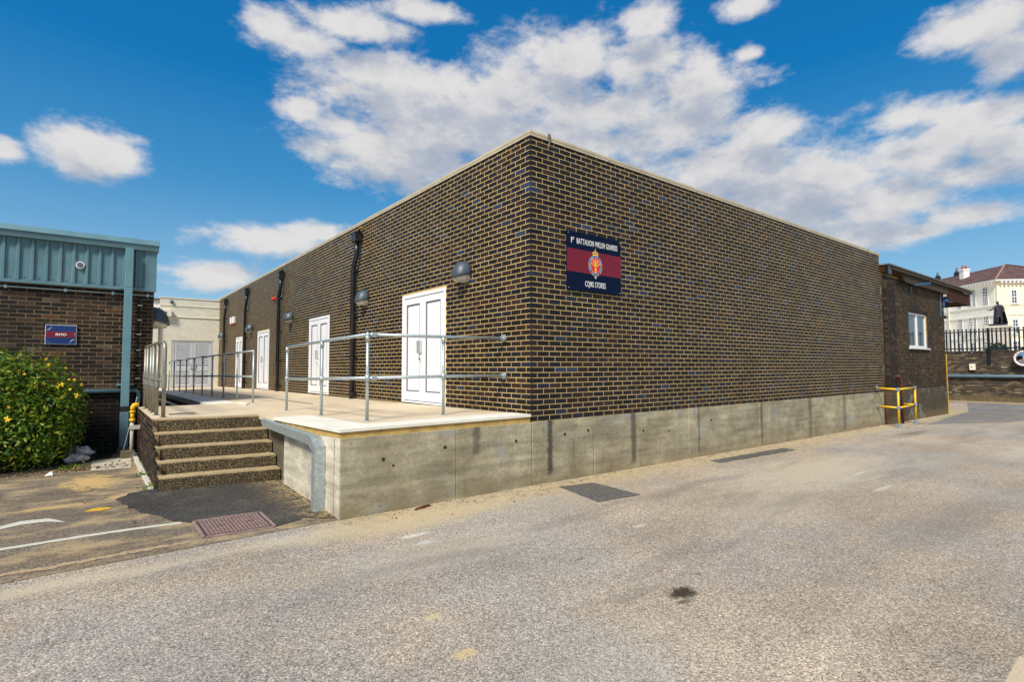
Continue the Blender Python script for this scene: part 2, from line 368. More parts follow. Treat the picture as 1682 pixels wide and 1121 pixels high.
M['white'] = simple('white_paint', (.80, .80, .78), 0.5, var=0.05)
M['gold'] = simple('gold_print', (.85, .55, .08), 0.5, var=0.05)
M['red'] = simple('red_print', (.70, .03, .02), 0.5, var=0.05)
M['blueprint'] = simple('sky_blue_print', (.02, .22, .62), 0.5, var=0.1)
M['yellow'] = simple('yellow_powder_coat', (.86, .50, .008), 0.4, var=0.06, dirt=((.5, .25, .02), .5))
M['bolt_blue'] = simple('blue_grey_steel', (.28, .40, .50), 0.4, 0.5)
M['rail_blue'] = simple('blue_painted_steel', (.03, .10, .20), 0.5)
M['rust'] = simple('rusty_brown_pipe', (.10, .028, .016), 0.7, var=0.3)
M['timber'] = simple('weathered_fascia_board', (.065, .048, .032), 0.85, var=0.4, scale=9, bump=0.5, spec=.15)
M['timber_brown'] = simple('stained_brown_board', (.060, .024, .012), 0.85, var=0.3, scale=5, spec=.12)
M['roof_felt'] = simple('grey_roof_felt', (.13, .135, .125), 0.8, var=0.15, scale=8)
M['dark'] = simple('dark_void', (.012, .012, .012), 0.8)
M['iron'] = simple('black_painted_iron', (.008, .014, .02), 0.4, var=0.2)
M['stucco'] = simple('cream_stucco', (.80, .74, .58), 0.8, var=0.05, scale=0.6)
M['stucco_w'] = simple('white_stucco', (.86, .84, .76), 0.8, var=0.04, scale=0.6)
M['trim'] = simple('white_window_frame', (.78, .78, .76), 0.5, var=0.03)
M['terracotta'] = simple('terracotta', (.35, .07, .035), 0.7)
M['bronze'] = simple('dark_bronze', (.035, .032, .042), 0.4, 0.4, var=0.3, scale=5)
M['stone'] = simple('pale_stone', (.5, .46, .38), 0.8, var=0.15)
def glass_mat(name, col=(.03, .04, .06)):
    m, n = new_mat(name); p = n.pos()
    c = n.ramp(n.noise(p, 1.5, 3), [(0.3, col), (0.7, tuple(k * 1.6 for k in col))])
    finish(n, c, 0.04, 0.0, None, spec=0.9); return m
M['glass'] = glass_mat('window_glass')
def mirror_mat():
    m, n = new_mat('mirror_glass'); finish(n, (.85, .87, .9), 0.03, 1.0); return m
M['mirror'] = mirror_mat()
def roof_mat():
    m, n = new_mat('red_brown_roof_tiles'); p = n.pos()
    b = n.node('ShaderNodeTexVoronoi', {'Vector': n.mapping(p, scale=(1, 1, 2)), 'Scale': 2.6}).outputs['Color']
    r = n.node('ShaderNodeSeparateColor', {0: b}).outputs[0]
    c = n.ramp(r, [(0, (.07, .032, .028)), (.5, (.105, .05, .042)), (1, (.15, .08, .065))])
    c = n.mix(0.6, c, n.ramp(n.noise(p, 1.0, 6, 0.7), [(0.3, 0.7), (0.7, 1.3)]), 'MULTIPLY')
    finish(n, c, 0.85); return m
M['tiles'] = roof_mat()

def ground_mat(name, ramp, sand_col, sand_bias, kind):
    m, n = new_mat(name); p = n.pos(); x, y, z = n.xyz(p)
    v = n.node('ShaderNodeTexVoronoi', {'Vector': p, 'Scale': 105.0}, feature='F1')
    r = n.node('ShaderNodeSeparateColor', {0: v.outputs['Color']}).outputs[0]
    c = n.ramp(r, ramp, 'LINEAR')
    v2_ = n.node('ShaderNodeTexVoronoi', {'Vector': p, 'Scale': 48.0}, feature='F1')
    r2 = n.node('ShaderNodeSeparateColor', {0: v2_.outputs['Color']}).outputs[1]
    c = n.mix(0.25, c, n.ramp(r2, [(0.0, 0.4), (0.12, 0.85), (0.6, 1.0), (0.9, 1.3), (1.0, 1.9)]), 'MULTIPLY')
    c = n.mix(0.8, c, n.ramp(n.noise(p, 150, 3, 0.7), [(0.3, 0.45), (0.7, 1.5)]), 'MULTIPLY')
    c = n.mix(0.8, c, n.ramp(n.noise(p, 0.4, 7, 0.65), [(0.3, 0.70), (0.7, 1.18)]), 'MULTIPLY')
    c = n.mix(0.45, c, n.ramp(n.noise(n.mapping(p, rot=(0, 0, 0.35), scale=(0.25, 1.6, 1)), 1.3, 5, 0.6), [(0.3, 0.75), (0.7, 1.25)]), 'MULTIPLY')
    warm = n.range(n.noise(n.mapping(p, loc=(9, 2, 0)), 0.55, 5, 0.6), 0.42, 0.62)
    c = n.mix(n.math('MULTIPLY', warm, 0.75), c, n.mix(1.0, c, (1.15, 1.03, 0.87), 'MULTIPLY'))
    nz = n.noise(p, 2.2, 7, 0.68)
    if kind == 'road':
        # sand blown along the foot of the wall and lying in a pale drift beyond it
        band = n.range(n.math('ADD', n.math('MULTIPLY', y, -1.0), n.math('MULTIPLY', n.math('SUBTRACT', nz, 0.5), 1.6)), 0.15, 0.95, 1, 0)
        inx = n.math('MULTIPLY', n.range(x, -3.2, -2.5), n.range(x, 26, 21))
        inx = n.math('MULTIPLY', inx, n.range(y, 0.9, 0.6))
        band = n.math('MULTIPLY', n.math('MULTIPLY', band, inx), n.range(n.noise(p, 5, 8, 0.8), 0.36, 0.52, 0.35, 1.0))
        c = n.mix(n.math('MULTIPLY', band, 0.85), c, n.mix(0.9, sand_col, n.ramp(n.noise(p, 9, 12, 0.85), [(0.36, 0.28), (0.48, 0.85), (0.62, 1.3)]), 'MULTIPLY'))
        for (sx, sy, rx, ry, col, k, thr) in ((-4.8, -.35, 1.4, .22, (.62, .52, .36), .6, .1), (-3.2, -.35, .8, .25, (.62, .52, .36), .6, .1), (-2.2, -1.5, 1.6, .5, (.60, .52, .40), .35, .1), (1.5, -2.6, 1.8, .5, (.58, .52, .42), .3, .1), (-2.6, -3.6, 1.0, .6, (.60, .54, .43), .2, .1), (2.2, -4.0, 2.2, .5, (.16, .155, .16), .35, .15), (9.5, -3.6, 3.0, .7, (.60, .55, .45), .4, .1),(4.2, -1.9, 2.8, 1.0, (.64, .55, .40), .62, .05), (-1.9, -.45, 1.6, .45, (.60, .48, .29), .75, .1), (7, -2.6, 2.2, .6, (.48, .44, .36), .45, .1), (0, -0.9, 1.5, .5, (.44, .38, .28), .4, .1),
                                              (-1.40, -3.33, .19, .13, (.035, .024, .014), .95, .25), (-1.53, -3.42, .08, .05, (.07, .05, .03), .75, .3), (-1.0, -3.2, .05, .04, (.08, .06, .04), .8, .3), (-1.5, -2.4, .07, .03, (.08, .06, .03), .6, .3), (-3.08, -3.05, .09, .06, (.66, .50, .24), .8, .15), (-3.0, -2.55, .08, .05, (.62, .48, .26), .7, .15), (-.35, -2.1, .12, .05, (.62, .52, .34), .6, .2), (-2.3, -.95, .22, .06, (.70, .66, .58), .7, .15), (3.6, -3.0, .5, .06, (.70, .67, .60), .6, .15), (4.6, -2.4, .4, .05, (.70, .67, .60), .6, .15),
                                              (11.5, -1.2, 1.6, .25, (.13, .10, .07), .6, .1), (16, -3.5, 5, 1.2, (.15, .15, .16), .6, .1), (-.3, -2.1, .1, .05, (.6, .58, .52), .5, .2), (-2.3, -1.2, .15, .07, (.6, .58, .52), .6, .2)):
            d = n.vmath('LENGTH', n.mapping(p, loc=(sx, sy, zg(sx, sy)), scale=(rx, ry, 1.0), kind='TEXTURE'))
            s = n.range(n.math('ADD', n.math('SUBTRACT', 1.0, d), n.math('MULTIPLY', n.math('SUBTRACT', n.noise(n.mapping(p, rot=(0, 0, .1), scale=(.6, 1.5, 1)), 2.4, 9, 0.75) if rx > .3 else n.noise(p, 14, 5, 0.65), 0.5), 1.6)), thr - .15, thr + (.75 if rx > .3 else .45))
            c = n.mix(n.math('MULTIPLY', s, k), c, n.mix(0.75, col, n.ramp(n.noise(p, 60, 5, 0.8), [(0.3, 0.5), (0.7, 1.25)]), 'MULTIPLY') if rx > .3 else col)
        spk = n.range(n.noise(n.mapping(p, loc=(2, 7, 0)), 26, 3, 0.5), 0.735, 0.76)
        c = n.mix(n.math('MULTIPLY', spk, 0.8), c, (.05, .04, .03))
        # long scuffed tyre tracks sweeping past the building
        for (off, ww) in ((1.55, .16), (3.0, .20)):
            wv = n.math('MULTIPLY', n.math('SUBTRACT', n.noise(n.mapping(p, scale=(.2, .2, 1)), 1.0, 2), 0.5), 1.2)
            tr = n.range(n.math('ABSOLUTE', n.math('ADD', n.math('ADD', y, n.math('MULTIPLY', x, -0.06)), n.math('ADD', wv, off))), ww * .4, ww * 1.6, 1, 0)
            tr = n.math('MULTIPLY', tr, n.range(n.noise(n.mapping(p, scale=(.6, 3, 1)), 1.5, 5), 0.42, 0.62))
            c = n.mix(n.math('MULTIPLY', tr, 0.28), c, (.12, .11, .105))
    if kind == 'old':
        s = n.range(n.noise(n.mapping(p, scale=(0.8, 1.3, 1)), 1.9, 8, 0.72), 0.44, 0.62)
        c = n.mix(n.math('MULTIPLY', s, 0.75), c, n.mix(0.5, sand_col, n.ramp(n.noise(p, 30, 4), [(0.3, .5), (0.7, 1.2)]), 'MULTIPLY'))
        for (sx, sy, rx, ry, k) in ((-4.75, 4.1, .38, .8, .95), (-4.35, 2.7, .35, .22, .8), (-5.1, 2.6, .5, .12, .7)):
            d = n.vmath('LENGTH', n.mapping(p, loc=(sx, sy, -.87), scale=(rx, ry, 1.0), kind='TEXTURE'))
            s = n.range(n.math('ADD', n.math('SUBTRACT', 1.0, d), n.math('MULTIPLY', n.math('SUBTRACT', n.noise(p, 7, 6, 0.7), 0.5), 2.2)), 0.1, 0.5)
            c = n.mix(n.math('MULTIPLY', s, k), c, (.55, .38, .15))
        cr_ = n.node('ShaderNodeTexVoronoi', {'Vector': n.vmath('ADD', p, n.mapping(n.node('ShaderNodeTexNoise', {'Vector': p, 'Scale': 3.0, 'Detail': 5.0}).outputs['Color'], scale=(.5, .5, 0))), 'Scale': 0.9}, feature='DISTANCE_TO_EDGE').outputs[0]
        c = n.mix(n.math('MULTIPLY', n.math('MULTIPLY', n.range(cr_, 0.003, 0.012, 1, 0), n.range(n.noise(p, 1.1, 3), 0.5, 0.6)), 0.7), c, (.03, .022, .015))
    if kind == 'patch':
        s = n.range(n.noise(p, 3.2, 6, 0.7), 0.5, 0.72)
        c = n.mix(n.math('MULTIPLY', s, 0.35), c, sand_col)
        e = n.math('MULTIPLY', n.range(x, -2.3, -2.5), 1.0)
        e = n.math("MULTIPLY", e, n.range(n.math("ADD", x, n.math("MULTIPLY", nz, 0.6)), -2.85, -2.35))
        c = n.mix(n.math('MULTIPLY', e, n.range(n.noise(p, 18, 5, 0.7), 0.45, 0.6)), c, (.35, .25, .10))
    h = n.math('ADD', n.math('MULTIPLY', v.outputs['Distance'], -0.8), n.math('MULTIPLY', r2, 0.8))
    finish(n, c, 0.88, 0, h, 0.6, 0.006, spec=0.3)
    return m
M['road'] = ground_mat('worn_grey_asphalt', [(0, (.18, .155, .13)), (.25, (.295, .26, .225)), (.55, (.385, .345, .295)), (.8, (.46, .41, .35)), (1, (.64, .57, .46))], (.52, .41, .23), 0, 'road')
M['old'] = ground_mat('old_sandy_asphalt', [(0, (.07, .056, .042)), (.3, (.14, .115, .09)), (.7, (.215, .18, .135)), (1, (.33, .27, .19))], (.50, .37, .20), 0, 'old')
M['patch'] = ground_mat('fresh_black_asphalt', [(0, (.018, .018, .018)), (.4, (.042, .041, .04)), (.8, (.075, .072, .068)), (1, (.14, .13, .11))], (.20, .16, .11), 0, 'patch')
def paint_mat(name, col, wear):
    m, n = new_mat(name); p = n.pos()
    w = n.range(n.noise(p, 22, 6, 0.75), wear, wear + 0.1)
    c = n.mix(w, n.ramp(n.noise(p, 60, 3), [(0.3, tuple(k * .75 for k in col)), (0.7, col)]), (.13, .11, .085))
    finish(n, c, 0.8, 0, n.noise(p, 120, 3), 0.4, 0.003); return m
M['line'] = paint_mat('road_line_paint', (.66, .63, .52), 0.6)
M['line_tan'] = paint_mat('worn_tan_paint', (.48, .35, .20), 0.52)
M['line_yel'] = paint_mat('yellow_road_paint', (.70, .42, .03), 0.6)

M['road2'] = ground_mat('blue_grey_asphalt', [(0, (.10, .10, .10)), (.3, (.17, .165, .16)), (.7, (.24, .235, .23)), (1, (.36, .35, .33))], (.4, .32, .2), 0, 'plain')

M['brick_lower'] = brick_mat('dark_lower_brick', [(0, (.010, .008, .008)), (.4, (.016, .011, .010)), (.8, (.010, .010, .013))], 0.75, 0.6, 0.3, spec=.2)
M['mortar_dark'] = mortar_mat('dark_mortar', (.035, .026, .018), (.06, .045, .028))
M['soil'] = simple('dark_leafy_soil', (.035, .022, .012), .95, var=.6, scale=25, bump=.9)

M['drain_cover'] = ground_mat('old_dark_asphalt_patch', [(0, (.06, .062, .062)), (.3, (.09, .092, .092)), (.7, (.13, .13, .128)), (1, (.22, .21, .20))], (.4, .32, .2), 0, 'plain')
M['band'] = paint_mat('pale_tan_band', (.62, .50, .33), 0.75)

# ------------------------------------------------------------------ brickwork
RIGHT, UPV, FWD = np.array(cr), np.array(cu), np.array(cw)
def seen_area(c, n, w, h):
    d = np.array(c) - CAM; z = d @ FWD
    if z < 0.3: return 0
    px, py = 841 + 879 * (d @ RIGHT) / z, 560 - 879 * (d @ UPV) / z
    if not (-10 < px < 1692 and -10 < py < 1131): return 0
    return w * h * max(0, -(d @ np.array(n))) / np.linalg.norm(d) ** 3
UNIT = np.array([[-1, -1], [1, -1], [1, 1], [-1, 1]]) * 0.5
def brick_verts(c, U, N, w, h, bev=0.003, dep=0.014, jit=0.0):
    U = np.array(U, float); N = np.array(N, float); Zv = np.array((0, 0, 1.0)); c = np.array(c) + N * jit
    out = []
    for (ins, back) in ((bev, 0.0), (0, bev), (0, dep)):
        for a, b in UNIT: out.append(c + U * a * (w - 2 * ins) + Zv * b * (h - 2 * ins) - N * back)
    return out
BF = [(0, 1, 2, 3)] + [(i, i + 4, (i + 1) % 4 + 4, (i + 1) % 4) for i in range(4)] + [(i + 4, i + 8, (i + 1) % 4 + 8, (i + 1) % 4 + 4) for i in range(4)]
def mesh_from(name, V, F, mat):
    me = bpy.data.meshes.new(name); me.from_pydata([tuple(v) for v in V], [], F); me.update()
    import bmesh
    bm = bmesh.new(); bm.from_mesh(me); bmesh.ops.recalc_face_normals(bm, faces=bm.faces); bm.to_mesh(me); bm.free()
    me.materials.append(mat); return me
UNIT_MESH = {}
def unit_brick(w, h, mat):      # local x along the wall, -y outward
    k = (round(w, 4), h, mat.name)
    if k not in UNIT_MESH: UNIT_MESH[k] = mesh_from('brick', brick_verts((0, 0, 0), (1, 0, 0), (0, -1, 0), w, h), BF, mat)
    return UNIT_MESH[k]
def core(parent, O, U, N, L, z0, z1, openings, mat, depth=0.2, rec=0.003, name='wall'):
    O = np.array(O, float); U = np.array(U, float); N = np.array(N, float)
    us = sorted({0.0, L, *[o[0] for o in openings], *[o[1] for o in openings]}); zs = sorted({z0, z1, *[o[2] for o in openings], *[o[3] for o in openings]})
    us = [q for q in us if 0 <= q <= L]; zs = [q for q in zs if z0 <= q <= z1]
    mb = MB()
    for i in range(len(us) - 1):
        for j in range(len(zs) - 1):
            um, zm = (us[i] + us[i + 1]) / 2, (zs[j] + zs[j + 1]) / 2
            if any(o[0] < um < o[1] and o[2] < zm < o[3] for o in openings): continue
            A = O + U * us[i] - N * rec; B = O + U * us[i + 1] - N * rec; D = -N * depth
            mb.hexa([(A[0], A[1], zs[j]), (B[0], B[1], zs[j]), ((B + D)[0], (B + D)[1], zs[j]), ((A + D)[0], (A + D)[1], zs[j]),
                     (A[0], A[1], zs[j + 1]), (B[0], B[1], zs[j + 1]), ((B + D)[0], (B + D)[1], zs[j + 1]), ((A + D)[0], (A + D)[1], zs[j + 1])])
    return mb.build(name, mat, parent)
def bricks(parent, O, U, N, L, z0, rows, openings, mat, singles=0, u_start=lambda k: 0.0, first=lambda k: 0.225, pitch=0.075, bl=0.225, jitter=0.0012, keep=None, stuffname='brick_mass'):
    O = np.array(O, float); U = np.array(U, float); N = np.array(N, float); items = []
    for k in range(rows):
        zc = z0 + (k + 0.5) * pitch
        u = u_start(k); n = 0
        while u < L - 0.01:
            w = first(k) if n == 0 else bl
            a, b = u, min(u + w, L); n += 1; u += w
            segs = [(a + 0.0055, b - 0.0055)]
            for (o0, o1, p0, p1) in openings:
                if p0 < zc < p1 or (p0 < zc + .03 < p1) :
                    ns = []
                    for (s0, s1) in segs:
                        if s1 <= o0 or s0 >= o1: ns.append((s0, s1)); continue
                        if s0 < o0: ns.append((s0, o0 - 0.006))
                        if s1 > o1: ns.append((o1 + 0.006, s1))
                    segs = ns
            for (s0, s1) in segs:
                if s1 - s0 < 0.02: continue
                c = O + U * (s0 + s1) / 2; c = np.array((c[0], c[1], zc))
                if keep and not keep((s0 + s1) / 2, zc): continue
                items.append((c, s1 - s0))
    sc = sorted(range(len(items)), key=lambda i: -seen_area(items[i][0], N, items[i][1], .065) * (1 if abs(items[i][1] - .214) < .001 or abs(items[i][1] - .1015) < .001 else 0)) if singles else []
    if callable(singles): pass
    chosen = set(sc[:singles]); P = np.array(parent['_o'])
    rz = math.atan2((-N)[1] * 0 + 0, 1) if False else math.atan2(np.cross(-N, (0, 0, 1))[1], np.cross(-N, (0, 0, 1))[0])
    V = []; F = []; rng = random.Random(5)
    for i, (c, w) in enumerate(items):
        j = rng.uniform(-jitter, jitter)
        if i in chosen:
            o = bpy.data.objects.new('brick', unit_brick(w, pitch - 0.0112, mat)); COL.objects.link(o)
            o.location = (c + N * j - P).tolist(); o.rotation_euler = (0, 0, rz); o.parent = parent
        else:
            n = len(V); V += brick_verts(c, U, N, w, pitch - 0.0112, jit=j); F += [tuple(n + q for q in f) for f in BF]
    if V:
        ob = bpy.data.objects.new(stuffname, mesh_from(stuffname, V, F, mat)); COL.objects.link(ob); ob.parent = parent
        ob.location = (-P).tolist(); ob['kind'] = 'stuff'
    return items

# ================================================================== GROUND
def ground_sheet(name, poly, mat, lift):
    mb = MB(); mb.poly([(x, y, zg(x, y) + lift) for x, y in poly])
    o = mb.build(name, mat, None, recalc=False)
    me = o.data
    if me.polygons[0].normal.z < 0: me.flip_normals()
    o['kind'] = 'structure'; return o
mb = MB(); xs = [-600, -30, 0, 20, 34, 900]; ys = [-600, -20, 0, 20, 900]
for i in range(len(xs) - 1):
    for j in range(len(ys) - 1):
        mb.poly([(x, y, zg(x, y)) for x, y in ((xs[i], ys[j]), (xs[i + 1], ys[j]), (xs[i + 1], ys[j + 1]), (xs[i], ys[j + 1]))])
o = mb.build('road', M['road'], recalc=False, origin=(0, 0, 0)); o['kind'] = 'structure'
def ragged(pts, amp, step=0.12, seed=3):
    rng = random.Random(seed); out = []
    for i in range(len(pts)):
        a, b = pts[i], pts[(i + 1) % len(pts)]; L = math.dist(a, b); n = max(1, int(L / step)) if L < 4.5 and amp > 0 else 1
        for k in range(n):
            t_ = k / n; out.append((a[0] + (b[0] - a[0]) * t_ + rng.uniform(-amp, amp), a[1] + (b[1] - a[1]) * t_ + rng.uniform(-amp, amp)))
    return out
old_edge = [(-7.4, -0.3), (-5.46, -0.11), (-5.07, -0.03), (-4.81, -0.06), (-4.33, -0.12), (-4.05, -0.08), (-3.89, -0.07), (-3.41, -0.14), (-3.07, -0.12), (-2.66, -0.2)]
ground_sheet('pavement', ragged(old_edge, 0.02)[:-20] + [(-2.62, 0.02), (-2.62, 3.4), (-4.0, 3.4), (-4.0, 12), (-30, 12), (-30, -0.3)], M['old'], 0.004)
patch = [(-4.5, 2.59), (-4.34, 2.86), (-4.08, 3.01), (-2.62, 3.1), (-2.62, 0.07), (-2.75, 0.16), (-2.93, 0.30), (-3.15, 0.21), (-3.35, 0.14), (-3.51, 0.39), (-3.88, 0.82), (-4.05, 1.04), (-4.15, 1.35), (-4.3, 1.69), (-4.39, 2.0)]
ground_sheet('asphalt_patch', ragged(patch, 0.022, 0.09), M['patch'], 0.010)
def strip(name, pts, w, mat, lift=0.008, amp=0.006):
    rng = random.Random(len(name)); up = []; lo = []
    fine_ = []
    for i in range(len(pts) - 1):
        for k in range(8): fine_.append((pts[i][0] + (pts[i + 1][0] - pts[i][0]) * k / 8, pts[i][1] + (pts[i + 1][1] - pts[i][1]) * k / 8))
    fine_.append(pts[-1])
    for (x, y) in fine_:
        up.append((x, y + w / 2 + rng.uniform(-amp, amp))); lo.append((x, y - w / 2 + rng.uniform(-amp, amp)))
    return ground_sheet(name, lo + up[::-1], mat, lift)
strip('road_line', [(-7.6, .93), (-5.37, 0.97), (-5.07, 0.98), (-4.74, 0.99), (-4.37, 0.97), (-4.0, 0.92)], 0.085, M['line'])
strip('worn_tan_line', [(-7.6, .1), (-5.3, 0.16), (-5.01, 0.12), (-4.73, 0.15), (-4.44, 0.16), (-4.03, 0.15)], 0.09, M['line_tan'], amp=0.02)
ground_sheet('white_paint_mark', ragged([(-5.9, 1.70), (-5.46, 1.77), (-5.3, 1.88), (-5.12, 1.86), (-4.95, 1.70), (-4.97, 1.76), (-5.10, 2.0), (-5.33, 2.06), (-5.5, 1.9), (-5.9, 1.85)], 0.012), M['line'], 0.008)
ground_sheet('yellow_paint_mark', ragged([(-4.80, 2.10), (-4.72, 2.24), (-4.58, 2.20), (-4.56, 2.10), (-4.66, 2.04)], 0.015, 0.06), M['line_yel'], 0.008)
ground_sheet('concrete_ground_slab', [(-4.76, 5.12), (-4.23, 5.02), (-4.17, 6.32), (-4.72, 6.27)], M['conc_side'], 0.010)
ground_sheet('drain_asphalt_patch', ragged([(0.24, -0.29), (0.80, -0.38), (0.74, -1.25), (0.03, -1.2)], 0.012), M['drain_cover'], 0.005)
ground_sheet('trench_asphalt_patch', ragged([(3.77, -0.36), (6.33, -0.42), (6.3, -0.72), (3.7, -0.60)], 0.015), M['drain_cover'], 0.005)
ground_sheet('tan_corner_band', [(-2.5, -5.01), (2.5, -4.96), (2.5, -5.35), (-2.5, -5.40)], M['band'], 0.006)
ground_sheet('dark_resurfaced_road', ragged([(14.6, -0.75), (22, -0.2), (29.5, 1.5), (29.4, -2.0), (24, -3.2), (17, -1.9)], 0.06, 0.4), M['road2'], 0.004)
ground_sheet('kerbside_yellow_line', [(28.2, 6), (29.66, 6), (29.66, -6), (28.2, -6)], M['line_tan'], 0.010)

# manhole cover: cast plate with raised grid and a rim
mh = [(-3.88, 0.21), (-3.29, 0.16), (-3.28, 0.81), (-3.88, 0.86)]
zt = -0.87 + 0.010
t_ = thing('manhole_cover', 'rusty rectangular manhole cover with raised square grid beside the steps', 'manhole cover', (-3.58, 0.5, zt))
M['rust_hole'] = simple('tie_hole_dark', (.05, .03, .012), .9); M['iron_dark'] = simple('cast_iron_ground', (.07, .045, .04), .8); M['iron_rust'] = simple('rusty_cast_iron', (.30, .20, .175), 0.75, 0.0, var=0.3, scale=14, bump=0.4)
MB().hexa([(x, y, zt - .03) for x, y in mh] + [(x, y, zt + .004) for x, y in mh]).build('plate', M['iron_dark'], t_, bevel=0.003)
gm = MB()
for i in range(17):
    for j in range(17):
        if (i, j) in ((4, 8), (12, 8), (5, 8), (13, 8)): continue
        a = (i + .5) / 17 * .94 + .03; b = (j + .5) / 17 * .94 + .03
        def q(a_, b_): 
            x = (1 - b_) * ((1 - a_) * mh[0][0] + a_ * mh[1][0]) + b_ * ((1 - a_) * mh[3][0] + a_ * mh[2][0]); y = (1 - b_) * ((1 - a_) * mh[0][1] + a_ * mh[1][1]) + b_ * ((1 - a_) * mh[3][1] + a_ * mh[2][1]); return x, y
        x, y = q(a, b); gm.box(x - .011, y - .011, zt + .006, x + .011, y + .011, zt + .012)
gm.build('raised_grid', M['iron_rust'], t_, kind='stuff')
rm = MB()
for i in range(4):
    a, b = Vector((*mh[i], zt + .004)), Vector((*mh[(i + 1) % 4], zt + .004)); d = (b - a).normalized(); nrm = Vector((-d.y, d.x, 0))
    rm.obox((a + b) / 2 - nrm * 0.018, d, nrm, (0, 0, 1), (b - a).length / 2, 0.012, .007)
rm.build('rim', M['iron_rust'], t_)

# ================================================================== MAIN BRICK BUILDING
H = 4.05; LX = 13.5; LY = 23.2
bld = thing('brick_building', 'long flat-roofed dark brick store building with cream mortar joints', 'building', (0, 0, 0))
doors = [(2.28, 3.92, .07, 2.145), (8.03, 9.66, .03, 2.115), (13.97, 15.6, -.01, 2.07), (18.15, 19.35, -.05, 2.02)]
DZ0 = [.085, .055, .0, -.05]
op = [(d[0], d[1], -0.3, d[3]) for d in doors]
bricks(bld, (0, 0, 0), (1, 0, 0), (0, -1, 0), LX, 0, 54, [], M['brick_dark'], 150, u_start=lambda k: 0.1125 if k % 2 == 0 else 0.225)
bricks(bld, (0, 0, 0), (0, 1, 0), (-1, 0, 0), LY - .01, -0.225, 57, op, M['brick_dark'], 96, u_start=lambda k: (0.225 if (k - 3) % 2 == 0 else 0.1125) if k >= 3 else 0.0, stuffname='brick_mass')
# corner bricks show two faces
for k in range(54):
    ex, ey = (0.1075, 0.220) if k % 2 == 0 else (0.220, 0.1075)
    key = ('corner', k % 2)
    if key not in UNIT_MESH:
        V = []; 
        for zz in (-.0319, .0319):
            for (x, y) in ((0, 0), (ex, 0), (ex, ey), (0, ey)): V.append((x, y, zz))
        UNIT_MESH[key] = mesh_from('brick', V, [(3, 2, 1, 0), (4, 5, 6, 7), (0, 1, 5, 4), (1, 2, 6, 5), (2, 3, 7, 6), (3, 0, 4, 7)], M['brick_dark'])
    o = bpy.data.objects.new('brick', UNIT_MESH[key]); COL.objects.link(o); o.parent = bld; o.location = (0, 0, (k + .5) * .075)
    md = o.modifiers.new('bevel', 'BEVEL'); md.width = .003; md.segments = 1
core(bld, (0.02, 0, 0), (1, 0, 0), (0, -1, 0), LX - .02, 0.001, H, [], M['mortar'], 0.2)
core(bld, (0, 0.02, 0), (0, 1, 0), (-1, 0, 0), LY + 6, -0.4, H, [(d[0] - .02, d[1] - .02, -.4, d[3]) for d in doors], M['mortar'], 0.2)
MB().box(0.15, 0.15, 3.6, LX, LY + 6, 3.7).build('roof', M['roof_felt'], bld)
MB().box(0.22, 6.5, -.5, LX, LY + 6, 3.59).box(0.6, .22, -.5, LX, 6.5, 3.59).build('inner_mass', M['dark'], bld)
MB().box(LX - .006, 0.2, -0.9, LX + .02, 8, H).build('end_wall', M['mortar_dark'], bld)
# coping: a folded cream metal trim with joint covers
cp = MB(); cp.box(-.022, -.022, H + .006, LX + .04, .26, H + .05).box(-.022, .262, H + .006, .26, LY + 6, H + .05)
cp.build('coping', M['coping'], bld, bevel=0.006)
cd = MB(); cd.box(-.016, -.016, H - .028, LX + .03, -.008, H + .006); cd.box(-.016, -.008, H - .028, -.008, LY, H + .006)
cd.build('coping_drip_edge', M['coping'], bld)
for xx in np.arange(1.6, 13.4, 2.44): MB().box(xx, -.026, H + .0, xx + .05, .27, H + .054).build('coping_joint', M['coping'], bld)
for yy in np.arange(2.9, 23, 3.0): MB().box(-.026, yy, H + .0, .27, yy + .05, H + .054).build('coping_joint', M['coping'], bld)
MB().box(.32, -.034, H - .12, .345, -.027, H + .045).box(.308, -.040, H + .0, .357, -.03, H + .07).build('lightning_tape', M['galv_old'], bld)
MB().box(12.6, -.034, H - .10, 12.625, -.027, H + .08).build('lightning_tape', M['galv_old'], bld)
# concrete plinth, cast in panels
pj = [0.0, 1.22, 3.67, 6.21, 8.7, 11.1, LX - .01]
for i in range(len(pj) - 1):
    MB().box(pj[i] + .007, -.012, -1.3, pj[i + 1] - .007, .2, -.004).build('plinth_panel', M['conc_front'], bld, bevel=0.008)
MB().box(0.05, .02, -1.3, LX, .3, -.02).build('plinth_core', M['conc_old'], bld)

